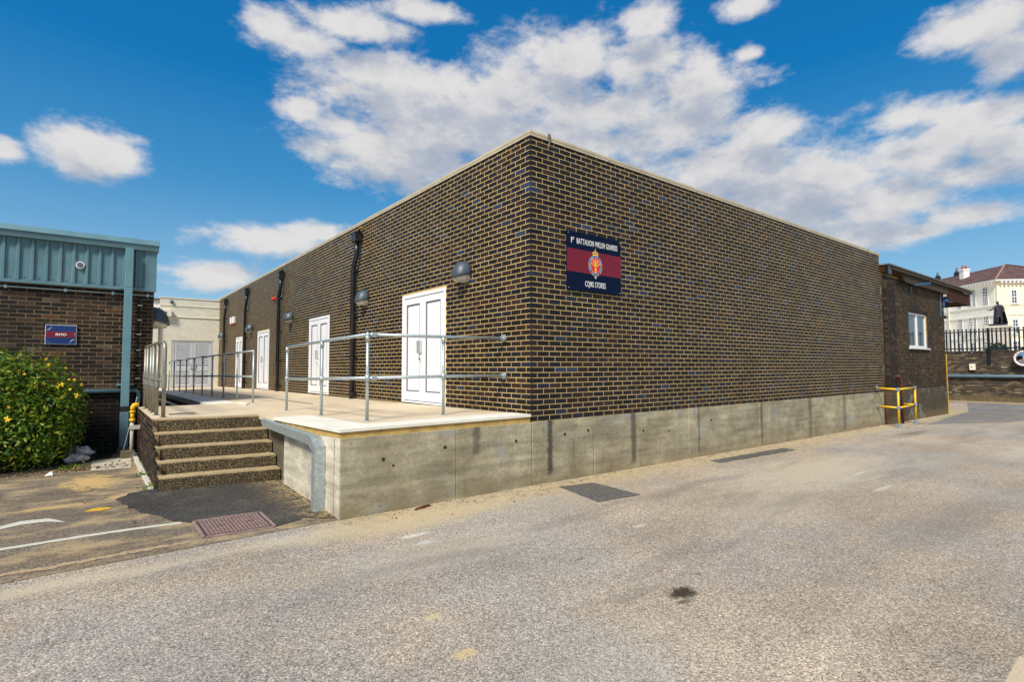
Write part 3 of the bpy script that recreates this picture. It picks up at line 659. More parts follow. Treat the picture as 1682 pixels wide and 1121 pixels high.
# white double doors
def door(parent, y0, y1, z0, z1, single=False):
    d = MB()
    fw = .065
    d.box(-.004, y0, z0, .12, y0 + fw, z1).box(-.004, y1 - fw, z0, .12, y1, z1).box(-.004, y0 + fw, z1 - fw, .12, y1 - fw, z1).box(-.010, y0 + fw, z0, .12, y1 - fw, z0 + .03)
    fr = d.build('door', M['pvc'], parent, bevel=.003)
    def sub(mb, name, mat, **k): return mb.build(name, mat, fr, **k)
    ym = (y0 + y1) / 2
    sub(MB().box(.06, y0 + fw, z0 + .03, .08, y1 - fw, z1 - fw), 'backing', M['seam'])
    leaves = [(y0 + fw + .005, ym - .007), (ym + .007, y1 - fw - .010)] if not single else [(y0 + fw + .006, y1 - fw - .006)]
    for (a, b) in leaves:
        lz0, lz1 = z0 + .045, z1 - fw - .014; st = .115
        L = MB().box(.006, a, lz0, .055, a + st, lz1).box(.006, b - st, lz0, .055, b, lz1).box(.006, a + st, lz1 - st, .055, b - st, lz1).box(.006, a + st, lz0, .055, b - st, lz0 + .17)
        sub(L, 'leaf', M['pvc'], bevel=.002)
        gy0, gy1, gz0, gz1 = a + st, b - st, lz0 + .17, lz1 - st
        sub(MB().box(.001, gy1 - .012, gz0, .0225, gy1, gz1).box(.001, gy0 + .012, gz1 - .009, .0225, gy1 - .012, gz1).box(.004, gy0, gz0, .0225, gy0 + .006, gz1).box(.003, gy0 + .006, gz0, .0225, gy1 - .012, gz0 + .006), 'gasket', M['seam'])
        sub(MB().box(.022, a + st + .014, lz0 + .184, .05, b - st - .006, lz1 - st - .014), 'panel', M['pvc'], bevel=.004)
    # pull plate and lock on the leaf away from the corner
    sub(MB().box(-.045, ym + .02, z0 + .93, .006, ym + .15, z0 + 1.16), 'handle_plate', M['steel_plate'], bevel=.006)
    sub(MB().box(-.02, ym + .035, z0 + .78, .006, ym + .075, z0 + .90), 'lock', M['white'], bevel=.006)
    sub(MB().tube([(-.035, ym + .055, z0 + .82), (-.02, ym + .055, z0 + .82)], .018, 12), 'lock_barrel', M['black'])
    return fr
for d_, z0 in zip(doors, DZ0): door(bld, d_[0], d_[1], z0, d_[3])

# ================================================================== EXTENSION TO THE RIGHT
ext = thing('brick_extension', 'older weathered brick annexe with small white window and overhanging roof', 'building', (13.6, 0, -1))
EX0, EX1, EZ = 13.62, 20.0, 3.45
win = (16.0 - EX0, 17.88 - EX0, 1.36, 2.52)
core(ext, (EX0, 0.0, 0), (1, 0, 0), (0, -1, 0), EX1 - EX0, 0.03, EZ + .1, [win], M['mortar_ext'], 0.24)
bricks(ext, (EX0, 0, 0), (1, 0, 0), (0, -1, 0), EX1 - EX0, 0.03, 46, [win], M['brick_ext'], 0, first=lambda k: .225 if k % 2 else .1125)
core(ext, (EX1, 0.26, 0), (0, 1, 0), (1, 0, 0), 8, -1.2, EZ + .1, [], M['mortar_ext'], 0.2)
bricks(ext, (EX1, 0.0, 0), (0, 1, 0), (1, 0, 0), 8, 0.03, 46, [], M['brick_ext'], 0, first=lambda k: .1125 if k % 2 else .225)
MB().box(EX0, -.01, -1.3, EX1 + .01, .23, .025).build('rendered_plinth', M['conc_ext'], ext, bevel=.01)
MB().box(LX + .022, .003, -1.2, EX0 - .002, .3, EZ + .1).build('joint_wall', M['conc_ext'], ext)
# toothed pilaster next to the main wall
bricks(ext, (EX0 + .12, -.11, 0), (1, 0, 0), (0, -1, 0), .675, 0.03, 44, [], M['brick_ext'], 0, first=lambda k: .225 if k % 2 else .1125)
core(ext, (EX0 + .12, -.11, 0), (1, 0, 0), (0, -1, 0), .675, 0.03, 3.34, [], M['mortar_dark'], 0.1)
bricks(ext, (EX0 + .12, -.11, 0), (0, 1, 0), (-1, 0, 0), .11, 0.03, 44, [], M['brick_ext'], 0, first=lambda k: .11)
MB().box(EX0 + .115, -.118, -1.3, EX0 + .80, -.011, .025).build('pilaster_foot', M['conc_ext'], ext)
# flat roof, fascia and canopy
MB().box(EX0, -.14, EZ + .1, EX1, 8, EZ + .28).build('roof_slab', M['timber_brown'], ext)
MB().box(EX0 - .03, -.23, EZ + .30, 23.2, 8, EZ + .34).build('roof_felt', M['roof_felt'], ext)
MB().box(EX0, -.19, EZ + .03, EX0 + .30, -.12, EZ + .30).build('fascia_end', M['black'], ext)
for (a, b) in ((EX0 + .30, 15.2), (15.205, 17.6), (17.605, EX1), (EX1 + .005, 23.15)):
    MB().box(a, -.21, EZ + .19, b, -.145, EZ + .30).build('fascia_board', M['timber'], ext, bevel=.004)
MB().hexa([(15.3, -.15, EZ - .06), (EX1, -.15, EZ - .06), (EX1, -.10, EZ - .06), (15.1, -.10, EZ + .05), (15.0, -.15, EZ + .185), (EX1, -.15, EZ + .185), (EX1, -.10, EZ + .185), (15.0, -.10, EZ + .185)]).build('lower_fascia_board', M['timber'], ext)
MB().box(EX1 + .012, -.14, 3.18, 23.1, -.10, EZ + .185).box(23.05, -.09, 3.18, 23.1, 6, EZ + .185).build('canopy_side_board', M['timber_brown'], ext)
MB().box(EX1 + .012, -.09, 3.22, 23.04, 6, 3.26).build('canopy_soffit', M['timber_brown'], ext)
# window
wx0, wx1, wz0, wz1 = 16.0, 17.88, 1.36, 2.52
wn = MB().box(wx0, .03, wz0, wx0 + .07, .10, wz1).box(wx1 - .07, .03, wz0, wx1, .10, wz1).box(wx0 + .07, .03, wz1 - .07, wx1 - .07, .10, wz1).box(wx0 + .07, .03, wz0, wx1 - .07, .10, wz0 + .07).box(16.87, .03, wz0 + .07, 16.97, .10, wz1 - .07).build('window', M['trim'], ext, bevel=.004)
MB().box(wx0 + .07, .07, wz0 + .07, 16.87, .075, wz1 - .07).build('pane', M['glass'], wn)
MB().box(16.97, .07, wz0 + .07, wx1 - .07, .075, wz1 - .07).build('pane', M['glass'], wn)
MB().box(wx0 - .08, -.06, wz0 - .05, wx1 + .1, .05, wz0 - .004).build('sill', M['trim'], wn, bevel=.005)
MB().box(wx0, .16, wz0, wx1, .2, wz1).build('blind', M['stone'], wn)
hd = MB()
for i in range(27):
    x = wx0 - .1 + i * .077; hd.box(x, -.012, wz1 + .005, x + .067, .03, wz1 + .10)
hd.build('brick_lintel', M['brick_ext'], ext)

# ================================================================== CONCRETE PLATFORM AND RAMP
def ramp_z(x, y):
    zr = np.interp(y, [0, 2.2, 5.7, 12.5, 17, 23.2], [.10, .08, .045, .0, -.05, -.13]); zl = np.interp(y, [0, 3.5, 8, 12.5, 18.5, 23.2], [.09, .005, .0, -.045, -.11, -.16])
    k = min(max((x + 2.67) / 2.67, 0), 1); z = zl + (zr - zl) * k
    if x < -2.67: z = zl + (-.005 - zl) * min(1, (-2.67 - x) / .5) if y < 8 else zl
    return float(z)
plat = thing('concrete_platform', 'raised concrete loading platform with pale edging slabs along the doors', 'platform', (-1.4, 1, -.87))
XL = -2.67
def deck_poly(x0, x1, y0, y1, nx, ny, th, lift=0.0):
    mb = MB(); xs = np.linspace(x0, x1, nx + 1); ys = np.linspace(y0, y1, ny + 1); n0 = len(mb.v)
    for y in ys:
        for x in xs: mb.v.append((x, y, ramp_z(x, y) + lift))
    for j in range(ny):
        for i in range(nx):
            a = n0 + j * (nx + 1) + i; mb.f.append((a, a + 1, a + nx + 2, a + nx + 1))
    n1 = len(mb.v)
    ring = [(i, 0) for i in range(nx + 1)] + [(nx, j) for j in range(1, ny + 1)] + [(i, ny) for i in range(nx - 1, -1, -1)] + [(0, j) for j in range(ny - 1, 0, -1)]
    for (i, j) in ring: mb.v.append((xs[i], ys[j], ramp_z(xs[i], ys[j]) + lift - th))
    m = len(ring)
    for k in range(m):
        a, b = ring[k], ring[(k + 1) % m]
        mb.f.append((n0 + a[1] * (nx + 1) + a[0], n1 + k, n1 + (k + 1) % m, n0 + b[1] * (nx + 1) + b[0]))
    return mb
deck_poly(-2.2, -.012, .452, 7.0, 4, 10, .3).build('deck', M['deck'], plat)
deck_poly(-2.35, -.012, 7.0, 23.19, 4, 16, .3).build('deck', M['deck'], plat)
# edging slabs
def slab(x0, x1, y0, y1, th=.036, lift=.004, mat='slab'):
    return deck_poly(x0 + .003, x1 - .003, y0 + .003, y1 - .003, 1, 1, th, lift).build('edging_slab', M[mat], plat, bevel=.004)
xs_ = [XL - .02, -2.2, -1.55, -.78, -.012]
for i in range(4): slab(xs_[i], xs_[i + 1], -.02, .45)
ys_ = [.45, 1.1, 1.85, 2.62]
for i in range(3): slab(XL - .02, -2.2, ys_[i], ys_[i + 1])
deck_poly(XL, -2.2, 2.62, 3.6, 3, 4, .07).build('deck', M['deck'], plat)
for i in range(13): slab(-2.9, -2.352, 6.6 + i * 1.25 if i else 6.9, 6.6 + (i + 1) * 1.25, .12, .006)
MB().hexa([(-2.35, 6.0, -.1), (-2.2, 6.2, -.1), (-2.2, 7.0, -.1), (-2.35, 7.0, -.1), (-2.35, 6.0, .024), (-2.2, 6.4, .026), (-2.2, 7.0, .024), (-2.35, 7.0, .018)]).build('slab_tip', M['slab'], plat)
# yellow mortar bed under the slabs and the cast walls below
def wedge(x0, x1, y0, y1, zt_fn, zb_fn):
    c = [(x0, y0), (x1, y0), (x1, y1), (x0, y1)]
    return MB().hexa([(x, y, zb_fn(x, y)) for x, y in c] + [(x, y, zt_fn(x, y)) for x, y in c])
bed_top = lambda x, y: ramp_z(max(x, XL), y) - .033
bed_bot = lambda x, y: min(-.008, ramp_z(max(x, XL), y) - .06)
wedge(XL + .006, -.02, .002, .3, bed_top, lambda x, y: -.012).build('mortar_bed', M['timber_edge'], plat)
wedge(XL + .006, XL + .3, .3, 2.24, bed_top, lambda x, y: -.012 - .03 * y).build('mortar_bed', M['timber_edge'], plat)
for a, b in ((XL, -1.22), (-1.22, -.0)):
    MB().box(a + .003, -.012, -1.3, b - .004, .2, -.010).build('concrete_panel', M['conc_front'], plat, bevel=.008)
MB().hexa([(XL, .002, -1.3), (XL + .2, .2, -1.3), (XL + .2, 2.24, -1.3), (XL + .04, 2.24, -1.3), (XL, .002, -.011), (XL + .2, .2, -.011), (XL + .2, 2.24, -.07), (XL + .04, 2.24, -.07)]).build('side_panel', M['conc_side'], plat)
MB().box(-2.58, 2.245, -1.3, -2.4, 3.7, -.06).build('old_side_wall', M['conc_old'], plat)
MB().box(-2.45, .2, -1.3, -.02, 3.7, -.2).build('fill', M['conc_old'], plat)
MB().box(-2.88, 6.95, -1.3, -2.3, 23.1, -.16).build('ramp_wall', M['conc_old'], plat)
for (hx, hz) in ((-2.18, -.28), (-2.06, -.36), (-1.38, -.22), (-.28, -.24), (.62, -.22), (1.10, -.2), (2.4, -.3), (3.1, -.35), (4.4, -.25)):
    MB().disc((hx, -.0118, hz), (0, -1, 0), .016 if hz < -.3 else .024, .002, 10).build('tie_hole', M['rust_hole'], plat if hx < 0 else bld)
# drain slots let into the deck
def slotline(pts, w, name='drain_slot'):
    mb = MB()
    for a, b in zip(pts[:-1], pts[1:]):
        d = (Vector((*b, 0)) - Vector((*a, 0))).normalized(); n_ = Vector((-d.y, d.x, 0)) * w / 2
        mb.poly([(a[0] + n_.x, a[1] + n_.y, ramp_z(*a) + .004), (a[0] - n_.x, a[1] - n_.y, ramp_z(*a) + .004), (b[0] - n_.x, b[1] - n_.y, ramp_z(*b) + .004), (b[0] + n_.x, b[1] + n_.y, ramp_z(*b) + .004)])
    return mb.build(name, M['seam'], plat)
slotline([(-1.30, 5.2), (-1.36, 8.0), (-1.45, 10.7), (-1.5, 12.5), (-1.55, 16.7)], .05)
slotline([(-1.26, 2.60), (-1.0, 2.40)], .02)

# ---- old landing with steps of exposed aggregate
land = thing('landing_steps', 'five worn exposed aggregate steps rising to the old landing by the platform', 'steps', (-3.3, 3.3, -.87))
LXL, LXR = -4.05, -2.60
def ly(x, y0): return y0 - 0.16 * (x - LXL)
edges_z = [-.005, -.185, -.355, -.525, -.69]; edges_y = [3.74, 3.49, 3.24, 3.0, 2.76]
rng = random.Random(4)
for k in range(1, 5):
    # each step a block whose nosing is slightly uneven
    y0, y1 = edges_y[k], edges_y[k - 1] + .02; z0, z1 = edges_z[k] - .22, edges_z[k]
    mb = MB(); n = 16; v0 = len(mb.v)
    for i in range(n + 1):
        x = LXL + (LXR - LXL) * i / n; w = rng.uniform(-.005, .005); wz = rng.uniform(-.004, .004)
        for (yy, zz) in ((y0 - .004 + w, z0), (y0 + w, z1 - .018 + wz), (y0 + .016 + w, z1 + wz), (y1, z1), (y1, z0)): mb.v.append((x, ly(x, yy), zz))
    for i in range(n):
        for q in range(5):
            a = v0 + i * 5 + q; b = v0 + i * 5 + (q + 1) % 5; mb.f.append((a, b, b + 5, a + 5))
    mb.f.append(tuple(v0 + q for q in range(5))); mb.f.append(tuple(v0 + n * 5 + q for q in reversed(range(5))))
    mb.build('step', M['aggregate'], land)
mb = MB(); n = 16; v0 = 0
for i in range(n + 1):
    x = LXL + (-2.5 - LXL) * i / n; w = rng.uniform(-.005, .005)
    for (yy, zz) in ((3.736 + w, -.40), (3.74 + w, -.022), (3.756 + w, -.004), (3.95, -.004), (3.95, -.40)): mb.v.append((x, ly(x, yy), zz))
for i in range(n):
    for q in range(5):
        a = i * 5 + q; b = i * 5 + (q + 1) % 5; mb.f.append((a, b, b + 5, a + 5))
mb.f.append(tuple(range(5))); mb.f.append(tuple(n * 5 + q for q in reversed(range(5))))
mb.build('top_step', M['aggregate'], land)
c0_, c1_ = (LXL, 3.95), (-2.2, 3.655)
MB().hexa([(LXL, 3.952, -.4), (-2.5, ly(-2.5, 3.952), -.4), (-2.5, 6.95, -.4), (LXL, 6.95, -.4), (LXL, 3.952, -.005), (-2.5, ly(-2.5, 3.952), -.002), (-2.5, 6.95, .0), (LXL, 6.95, -.005)]).build('landing_deck', M['deck'], land)
MB().hexa([(-2.497, 3.56, -.4), (-2.2, 3.56, -.4), (-2.2, 6.95, -.4), (-2.497, 6.95, -.4), (-2.497, 3.56, -.002), (-2.2, 3.56, .012), (-2.2, 6.95, .010), (-2.497, 6.95, -.002)]).build('landing_deck', M['deck'], land)
MB().box(LXL + .06, 3.80, -1.2, -2.62, 6.9, -.41).build('landing_fill', M['conc_old'], land)
MB().box(-3.78, 4.5, -.004, -3.40, 4.68, .004).build('grille_frame', M['galv_old'], land)
gr = MB()
for i in range(9): gr.box(-3.765 + i * .04, 4.515, .004, -3.745 + i * .04, 4.665, .008)
gr.build('grille_bar', M['black'], land)
stepped = lambda u, z: z < -0.02 - (0 if 2.9 + u > 3.74 else 1) * 0 and z + .03 < (-.02 if 2.78 + u > 3.7 else (-.19 if 2.78 + u > 3.45 else (-.36 if 2.78 + u > 3.2 else (-.53 if 2.78 + u > 2.96 else -.69))))
bricks(land, (LXL - .006, 2.78, 0), (0, 1, 0), (-1, 0, 0), 4.3, -.92, 12, [], M['brick_old'], 40, first=lambda k: .225 if k % 2 else .1125, keep=stepped)
sd = MB()
for (a, b, zt2) in ((3.72, 7.09, -.012), (3.47, 3.719, -.20), (3.22, 3.469, -.37), (2.98, 3.219, -.54), (2.77, 2.979, -.70)): sd.box(LXL, a, -1.2, LXL + .05, b, zt2)
sd.build('side_wall', M['mortar_old'], land)
# light well behind the landing: far wall, floor and old pipes
well = thing('light_well', 'dark sunken light well with pale pipes between landing and ramp', 'light well', (-3.4, 12, -1.6))
MB().box(-3.86, 6.96, -1.7, -2.89, 22.5, -1.6).build('floor', M['dark'], well)
MB().box(-3.84, 6.955, -1.7, -2.89, 6.975, -.03).build('end_wall', M['conc_old'], well)
for (x, z) in ((-3.05, -.20), (-3.30, -.28), (-3.62, -.22)): MB().tube([(x, 7.0, z), (x + .05, 22, z - .12)], .035, 8).build('pipe', M['steel_plate'] if x > -3.2 else M['white'], well)
for y in (9, 12.5, 16): MB().box(-3.86, y, -.34, -2.89, y + .08, -.26).build('cross_beam', M['conc_old'], well)
# kerb blocks along the foot of the landing wall
kerb = thing('kerb_edging', 'pale blue-white painted kerb blocks along the landing brick wall', 'kerb', (-4.13, 4, -.87))
for i in range(8):
    y = 2.95 + i * .47; w = rng.uniform(-.006, .006)
    MB().box(-4.15 + w, y, -.9, -4.085 + w, y + .45, -.835).build('kerb_block', M['kerb'] if 'kerb' in M else M['line'], kerb, bevel=.006)

# ================================================================== CLAD BUILDING ON THE LEFT
TY = 7.1; TX = -3.84
tb = thing('clad_building', 'low brown brick building topped with blue-green ribbed metal cladding', 'building', (-6, TY, -.9))
TL = 6.5
# brick face: origin at right corner, running left
bricks(tb, (TX - TL, TY, 0), (1, 0, 0), (0, -1, 0), TL, -.975, 17, [], M['brick_lower'], 40, first=lambda k: .225 if k % 2 else .1125, jitter=.002)  # lower courses coloured darker than the brick above the pipe
bricks(tb, (TX - TL, TY, 0), (1, 0, 0), (0, -1, 0), TL, -.975 + 17 * .075, 26, [], M['brick_old'], 260, first=lambda k: .225 if k % 2 else .1125, jitter=.002)
core(tb, (TX - TL, TY, 0), (1, 0, 0), (0, -1, 0), TL, .30, 2.27, [], M['mortar_old'], .2)
core(tb, (TX - TL, TY, 0), (1, 0, 0), (0, -1, 0), TL, -1.2, .299, [], M['mortar_dark'], .2)
bricks(tb, (TX, TY + .0, 0), (0, 1, 0), (1, 0, 0), 10, -.975, 43, [], M['brick_old'], 0, first=lambda k: .1125 if k % 2 else .225)
core(tb, (TX, TY + .21, 0), (0, 1, 0), (1, 0, 0), 10, -1.2, 2.27, [], M['mortar_old'], .2)
MB().box(TX - TL, TY + .21, 2.6, TX - .06, TY + 10, 3.2).build('roof_mass', M['teal'], tb)
# cladding pans and ribs
CZ0, CZ1 = 2.27, 3.10
ribs = [TX - .30 - i * .19 for i in range(33)]
pan = MB().box(TX - TL, TY - .06, CZ0, TX, TY + .2, CZ1).box(TX - .05, TY + .2, CZ0, TX + .02, TY + 10, CZ1); pan.build('cladding_sheet', M['teal'], tb)
for x in ribs:
    MB().prism([(x - .032, TY - .061, 0), (x - .018, TY - .092, 0), (x + .018, TY - .092, 0), (x + .032, TY - .061, 0)], (0, 0, CZ0 + .05), (0, 0, CZ1)).build('cladding_rib', M['teal'], tb)
MB().box(TX - .17, TY - .098, CZ0 + .002, TX + .024, TY - .062, CZ1).build('corner_flashing', M['teal'], tb, bevel=.003)
MB().box(TX - TL, TY - .102, CZ0 - .012, TX + .026, TY - .05, CZ0 + .045).build('cladding_drip', M['teal'], tb)
sc_ = MB()
for x in ribs: sc_.tube([(x + .095, TY - .066, CZ0 + .085), (x + .095, TY - .060, CZ0 + .085)], .010, 8)
sc_.build('cladding_screws', M['black'], tb, kind='stuff')
MB().hexa([(TX - TL, TY - .15, 3.055), (TX + .05, TY - .15, 3.055), (TX + .05, TY + 10, 3.055), (TX - TL, TY + 10, 3.055), (TX - TL, TY - .17, 3.16), (TX + .05, TY - .17, 3.16), (TX + .05, TY + 10, 3.16), (TX - TL, TY + 10, 3.16)]).build('lower_fascia', M['teal'], tb, bevel=.004)
MB().hexa([(TX - TL, TY - .19, 3.163), (TX + .06, TY - .19, 3.163), (TX + .06, TY + 10, 3.163), (TX - TL, TY + 10, 3.163), (TX - TL, TY - .16, 3.265), (TX + .06, TY - .16, 3.265), (TX + .06, TY + 10, 3.265), (TX - TL, TY + 10, 3.265)]).build('upper_fascia', M['teal_lite'], tb, bevel=.004)
# round vent
MB().disc((-5.0, TY - .06, 2.66), (0, -1, 0), .066, .045).build('vent_ring', M['white'], tb)
MB().disc((-5.0, TY - .107, 2.66), (0, -1, 0), .048, .004).build('vent_mesh', M['seam'], tb)

dp = thing('square_downpipe', 'square blue-green downpipe on the clad brown brick building', 'downpipe', (-4.265, TY - .1, -.87))
MB().box(-4.33, TY - .24, 2.3, -4.20, TY - .10, 3.06).box(-4.33, TY - .24, .02, -4.20, TY - .10, 2.297).build('pipe_shaft', M['teal_lite'], dp, bevel=.008)
MB().box(-4.335, TY - .245, -.74, -4.195, TY - .095, -.08).build('pipe_foot', M['teal'], dp, bevel=.008)
MB().box(-4.325, TY - .235, -.079, -4.205, TY - .105, .019).build('pipe_joint', M['black'], dp)
for z in (2.28, .42): MB().box(-4.40, TY - .11, z, -4.13, TY - .02, z + .035).build('pipe_bracket', M['teal_lite'], dp)
MB().box(-4.36, TY - .30, -.9, -4.14, TY - .07, -.745).build('gully', M['conc_old'], dp)

hp = thing('horizontal_wall_pipe', 'low horizontal blue-green pipe crossing the brown brick wall beside the bush', 'pipe', (-4.6, TY, .3))
MB().tube([(-8, TY - .055, .32), (-4.14, TY - .055, .32)], .035, 10).build('pipe_run', M['teal_lite'], hp, smooth=True)
MB().tube([(-4.16, TY - .058, .32), (-4.09, TY - .058, .32), (-4.055, TY - .058, .29), (-4.05, TY - .058, .2), (-4.05, TY - .058, -.30)], .037, 10).build('elbow', M['teal'], hp, smooth=True)
cdt = thing('wall_conduit', 'thin pale conduit fixed along the brickwork just under the metal cladding', 'conduit', (-5, TY, 2.17))
MB().tube([(-10, TY - .03, 2.185), (TX, TY - .03, 2.185)], .016, 8).build('tube', M['galv'], cdt, smooth=True)
for x in (-6.0, -5.2, -4.5, -3.95): MB().box(x - .02, TY - .052, 2.155, x + .02, TY - .002, 2.21).build('clip', M['galv'], cdt)
cab = thing('black_cable', 'black cable with white clips running down the brown brick wall corner', 'cable', (-4.07, TY, 1))
MB().tube([(-4.06, TY - .022, 2.1), (-4.07, TY - .022, 1.0), (-4.08, TY - .022, .35)], .013, 8).build('cable_run', M['black'], cab)
for z in (1.98, 1.69, 1.41, 1.10, .80, .55): MB().box(-4.105, TY - .045, z - .008, -4.03, TY - .004, z + .010).build('clip', M['white'], cab)

def text_mesh(txt, size, loc, mat, parent, name='lettering', sx=1.0, bold=0.0, align='CENTER', depth=.0012, space=1.0):
    cu_ = bpy.data.curves.new(name, 'FONT'); cu_.space_character = space; cu_.body = txt; cu_.size = size; cu_.align_x = align; cu_.align_y = 'CENTER'; cu_.offset = bold; cu_.extrude = depth; cu_.resolution_u = 3
    tmp = bpy.data.objects.new('tmp', cu_); COL.objects.link(tmp)
    me = bpy.data.meshes.new_from_object(tmp.evaluated_get(bpy.context.evaluated_depsgraph_get()))
    bpy.data.objects.remove(tmp); bpy.data.curves.remove(cu_)
    me.transform(Matrix.Rotation(math.pi / 2, 4, 'X') @ Matrix.Diagonal((sx, 1, 1, 1)))
    me.materials.clear(); me.materials.append(mat)
    o = bpy.data.objects.new(name, me); COL.objects.link(o); o.parent = parent
    o.location = (Vector(loc) - Vector(parent['_o'])); return o
# small RMO sign
rs = thing('office_sign', 'small blue and maroon sign reading RMO on the brown brick wall', 'sign', (-5.23, TY - .02, 1.36))
a, b, c, d = -5.455, -5.015, 1.185, 1.54; yy = TY - .03
MB().box(a, yy, c, b, yy + .025, d).build('board', M['white'], rs)
MB().box(a + .008, yy - .004, c + .008, b - .008, yy - .001, d - .008).build('blue_field', M['navy2'], rs)
MB().box(a + .009, yy - .0055, c + .125, b - .009, yy - .004, c + .235).build('maroon_stripe', M['maroon'], rs)
text_mesh('RMO', .062, ((a + b) / 2, yy - .007, (c + d) / 2), M['white'], rs, 'lettering', 1.15, .0015)
for (cx_, cz_, r_, a0, a1) in ((a + .0, d - .02, .085, -75, 30), (b, c, .10, 95, 175), (a + .02, c - .02, .07, 20, 80), (b - .0, c + .18, .03, 110, 250)):
    pts = [(cx_ + r_ * math.cos(math.radians(q)), yy - .0065, cz_ + r_ * math.sin(math.radians(q))) for q in np.linspace(a0, a1, 10)]
    pts = [p for p in pts if a + .012 < p[0] < b - .012 and c + .012 < p[2] < d - .012]
    if len(pts) > 2: MB().tube(pts, .0028, 6).build('corner_arc', M['galv'], rs)

# ================================================================== SUN-FACED CREAM PAINTED BUILDING AT THE END
wb = thing('cream_painted_building', 'cream painted brick building with louvred double doors at the ramp end', 'building', (-1.3, 23.2, 0))
WX0 = -2.42; WY = 23.2
lo = (.50, 2.2, -.18, 2.06)
core(wb, (WX0, WY, 0), (1, 0, 0), (0, -1, 0), -WX0 - .004, -.6, 3.96, [(lo[0], lo[1], -.6, lo[3])], M['mortar_white'], .2, rec=.005)
bricks(wb, (WX0, WY, 0), (1, 0, 0), (0, -1, 0), -WX0 - .004, -.225, 56, [(lo[0], lo[1], -.6, lo[3])], M['brick_white'], 0, first=lambda k: .225 if k % 2 else .1125)
core(wb, (-8.66, WY - .12, 0), (1, 0, 0), (0, -1, 0), 6.2, -1.6, 3.52, [], M['mortar_white'], .6)
bricks(wb, (-8.66, WY - .12, 0), (1, 0, 0), (0, -1, 0), 6.2, -1.6, 68, [], M['brick_white'], 0, first=lambda k: .225 if k % 2 else .1125)
MB().box(-2.75, WY + .1, 3.53, WX0, WY + 1, 3.86).build('return_parapet', M['stucco_w'], wb)
MB().box(-2.78, WY - .02, 3.86, WX0 - .02, WY + 1, 3.9).build('brown_capping', M['rust'], wb)
MB().box(WX0 - .02, WY - .03, 3.96, -.01, WY + .3, 4.0).build('coping', M['stucco'], wb)
MB().box(WX0, WY - .025, 3.605, -.01, WY + .01, 3.635).build('string_course', M['stucco'], wb)
MB().box(WX0, WY - .035, 3.085, -.01, WY + .01, 3.12).build('string_course', M['stucco'], wb)
MB().box(WX0 + .004, WY + .2, -.6, -.01, WY + 5, 3.9).build('mass', M['stucco'], wb)
x0, x1 = WX0 + lo[0], WX0 + lo[1]; fy = WY + .02
M['door_grey'] = simple('grey_white_louvre_door', (.55, .56, .58), 0.4, var=.04)
ld = MB().box(x0, fy, -.14, x0 + .09, fy + .1, 2.05).box(x1 - .09, fy, -.14, x1, fy + .1, 2.05).box(x0 + .09, fy, 1.97, x1 - .09, fy + .1, 2.05).build('door', M['door_grey'], wb)
MB().box(x0 + .09, fy + .09, -.14, x1 - .09, fy + .1, 1.97).build('backing', M['seam'], ld)
xm = (x0 + x1) / 2
for (a, b) in ((x0 + .1, xm - .006), (xm + .006, x1 - .1)):
    MB().box(a, fy + .02, -.13, a + .1, fy + .06, 1.96).box(b - .1, fy + .02, -.13, b, fy + .06, 1.96).box(a + .1, fy + .02, 1.86, b - .1, fy + .06, 1.96).box(a + .1, fy + .02, .62, b - .1, fy + .06, .86).box(a + .1, fy + .02, -.13, b - .1, fy + .06, .04).build('leaf', M['door_grey'], ld)
    for z in list(np.arange(.90, 1.84, .088)) + list(np.arange(.07, .60, .088)):
        MB().hexa([(a + .1, fy + .018, z), (b - .1, fy + .018, z), (b - .1, fy + .024, z), (a + .1, fy + .024, z), (a + .1, fy + .055, z + .075), (b - .1, fy + .055, z + .075), (b - .1, fy + .062, z + .075), (a + .1, fy + .062, z + .075)]).build('slat', M['door_grey'], ld)
MB().box(xm - .12, fy - .02, .72, xm + .12, fy + .02, .95).build('handle', M['steel_plate'], ld)
jb = thing('junction_box', 'small cream junction box on the cream painted wall', 'junction box', (-2.2, WY, 3.2))
MB().box(-2.36, WY - .22, 3.1, -1.98, WY - .01, 3.40).build('box', M['stucco'], jb, bevel=.01)
MB().tube([(-2.2, WY - .23, 3.27), (-2.2, WY - .22, 3.27)], .04, 8).build('knob', M['black'], jb)
dm = thing('wall_camera', 'small dark dome fitting high on the cream painted wall', 'camera', (-2.05, WY, 3.8))
MB().sphere((-1.98, WY - .06, 3.78), .07, .07, .075).build('dome', M['lamp_grey'], dm, smooth=True)
MB().box(-2.03, WY - .06, 3.80, -1.93, WY - .002, 3.86).build('bracket', M['black'], dm)

# ================================================================== RAIN PIPES ON THE LONG WALL
def rain_pipe(y, label, grp):
    t_ = thing('rainwater_pipe', label, 'downpipe', (0, y, 0), grp)
    MB().hexa([(-.175, y - .115, 3.62), (-.03, y - .115, 3.62), (-.03, y + .115, 3.62), (-.175, y + .115, 3.62), (-.19, y - .125, 3.80), (-.03, y - .125, 3.80), (-.03, y + .125, 3.80), (-.19, y + .125, 3.80)]).box(-.20, y - .135, 3.80, -.025, y + .135, 3.83).build('hopper', M['black'], t_, bevel=.004)
    MB().tube([(-.10, y, 3.60), (-.10, y, 3.36), (-.10, y + .035, 3.28), (-.10, y + .175, 3.06), (-.10, y + .20, 2.98), (-.10, y + .20, -.16)], .056, 12).build('pipe', M['black'], t_, smooth=True)
    MB().tube([(-.03, y - .02, 3.87), (-.10, y - .02, 3.87), (-.12, y - .02, 3.82)], .03, 8).build('outlet', M['black'], t_, smooth=True)
    for z in (2.95, 1.9, .95, .15): MB().tube([(-.10, y + .20, z), (-.10, y + .20, z + .05)], .064, 12).box(-.09, y + .12, z + .01, -.002, y + .28, z + .04).build('bracket', M['black'], t_)
    return t_
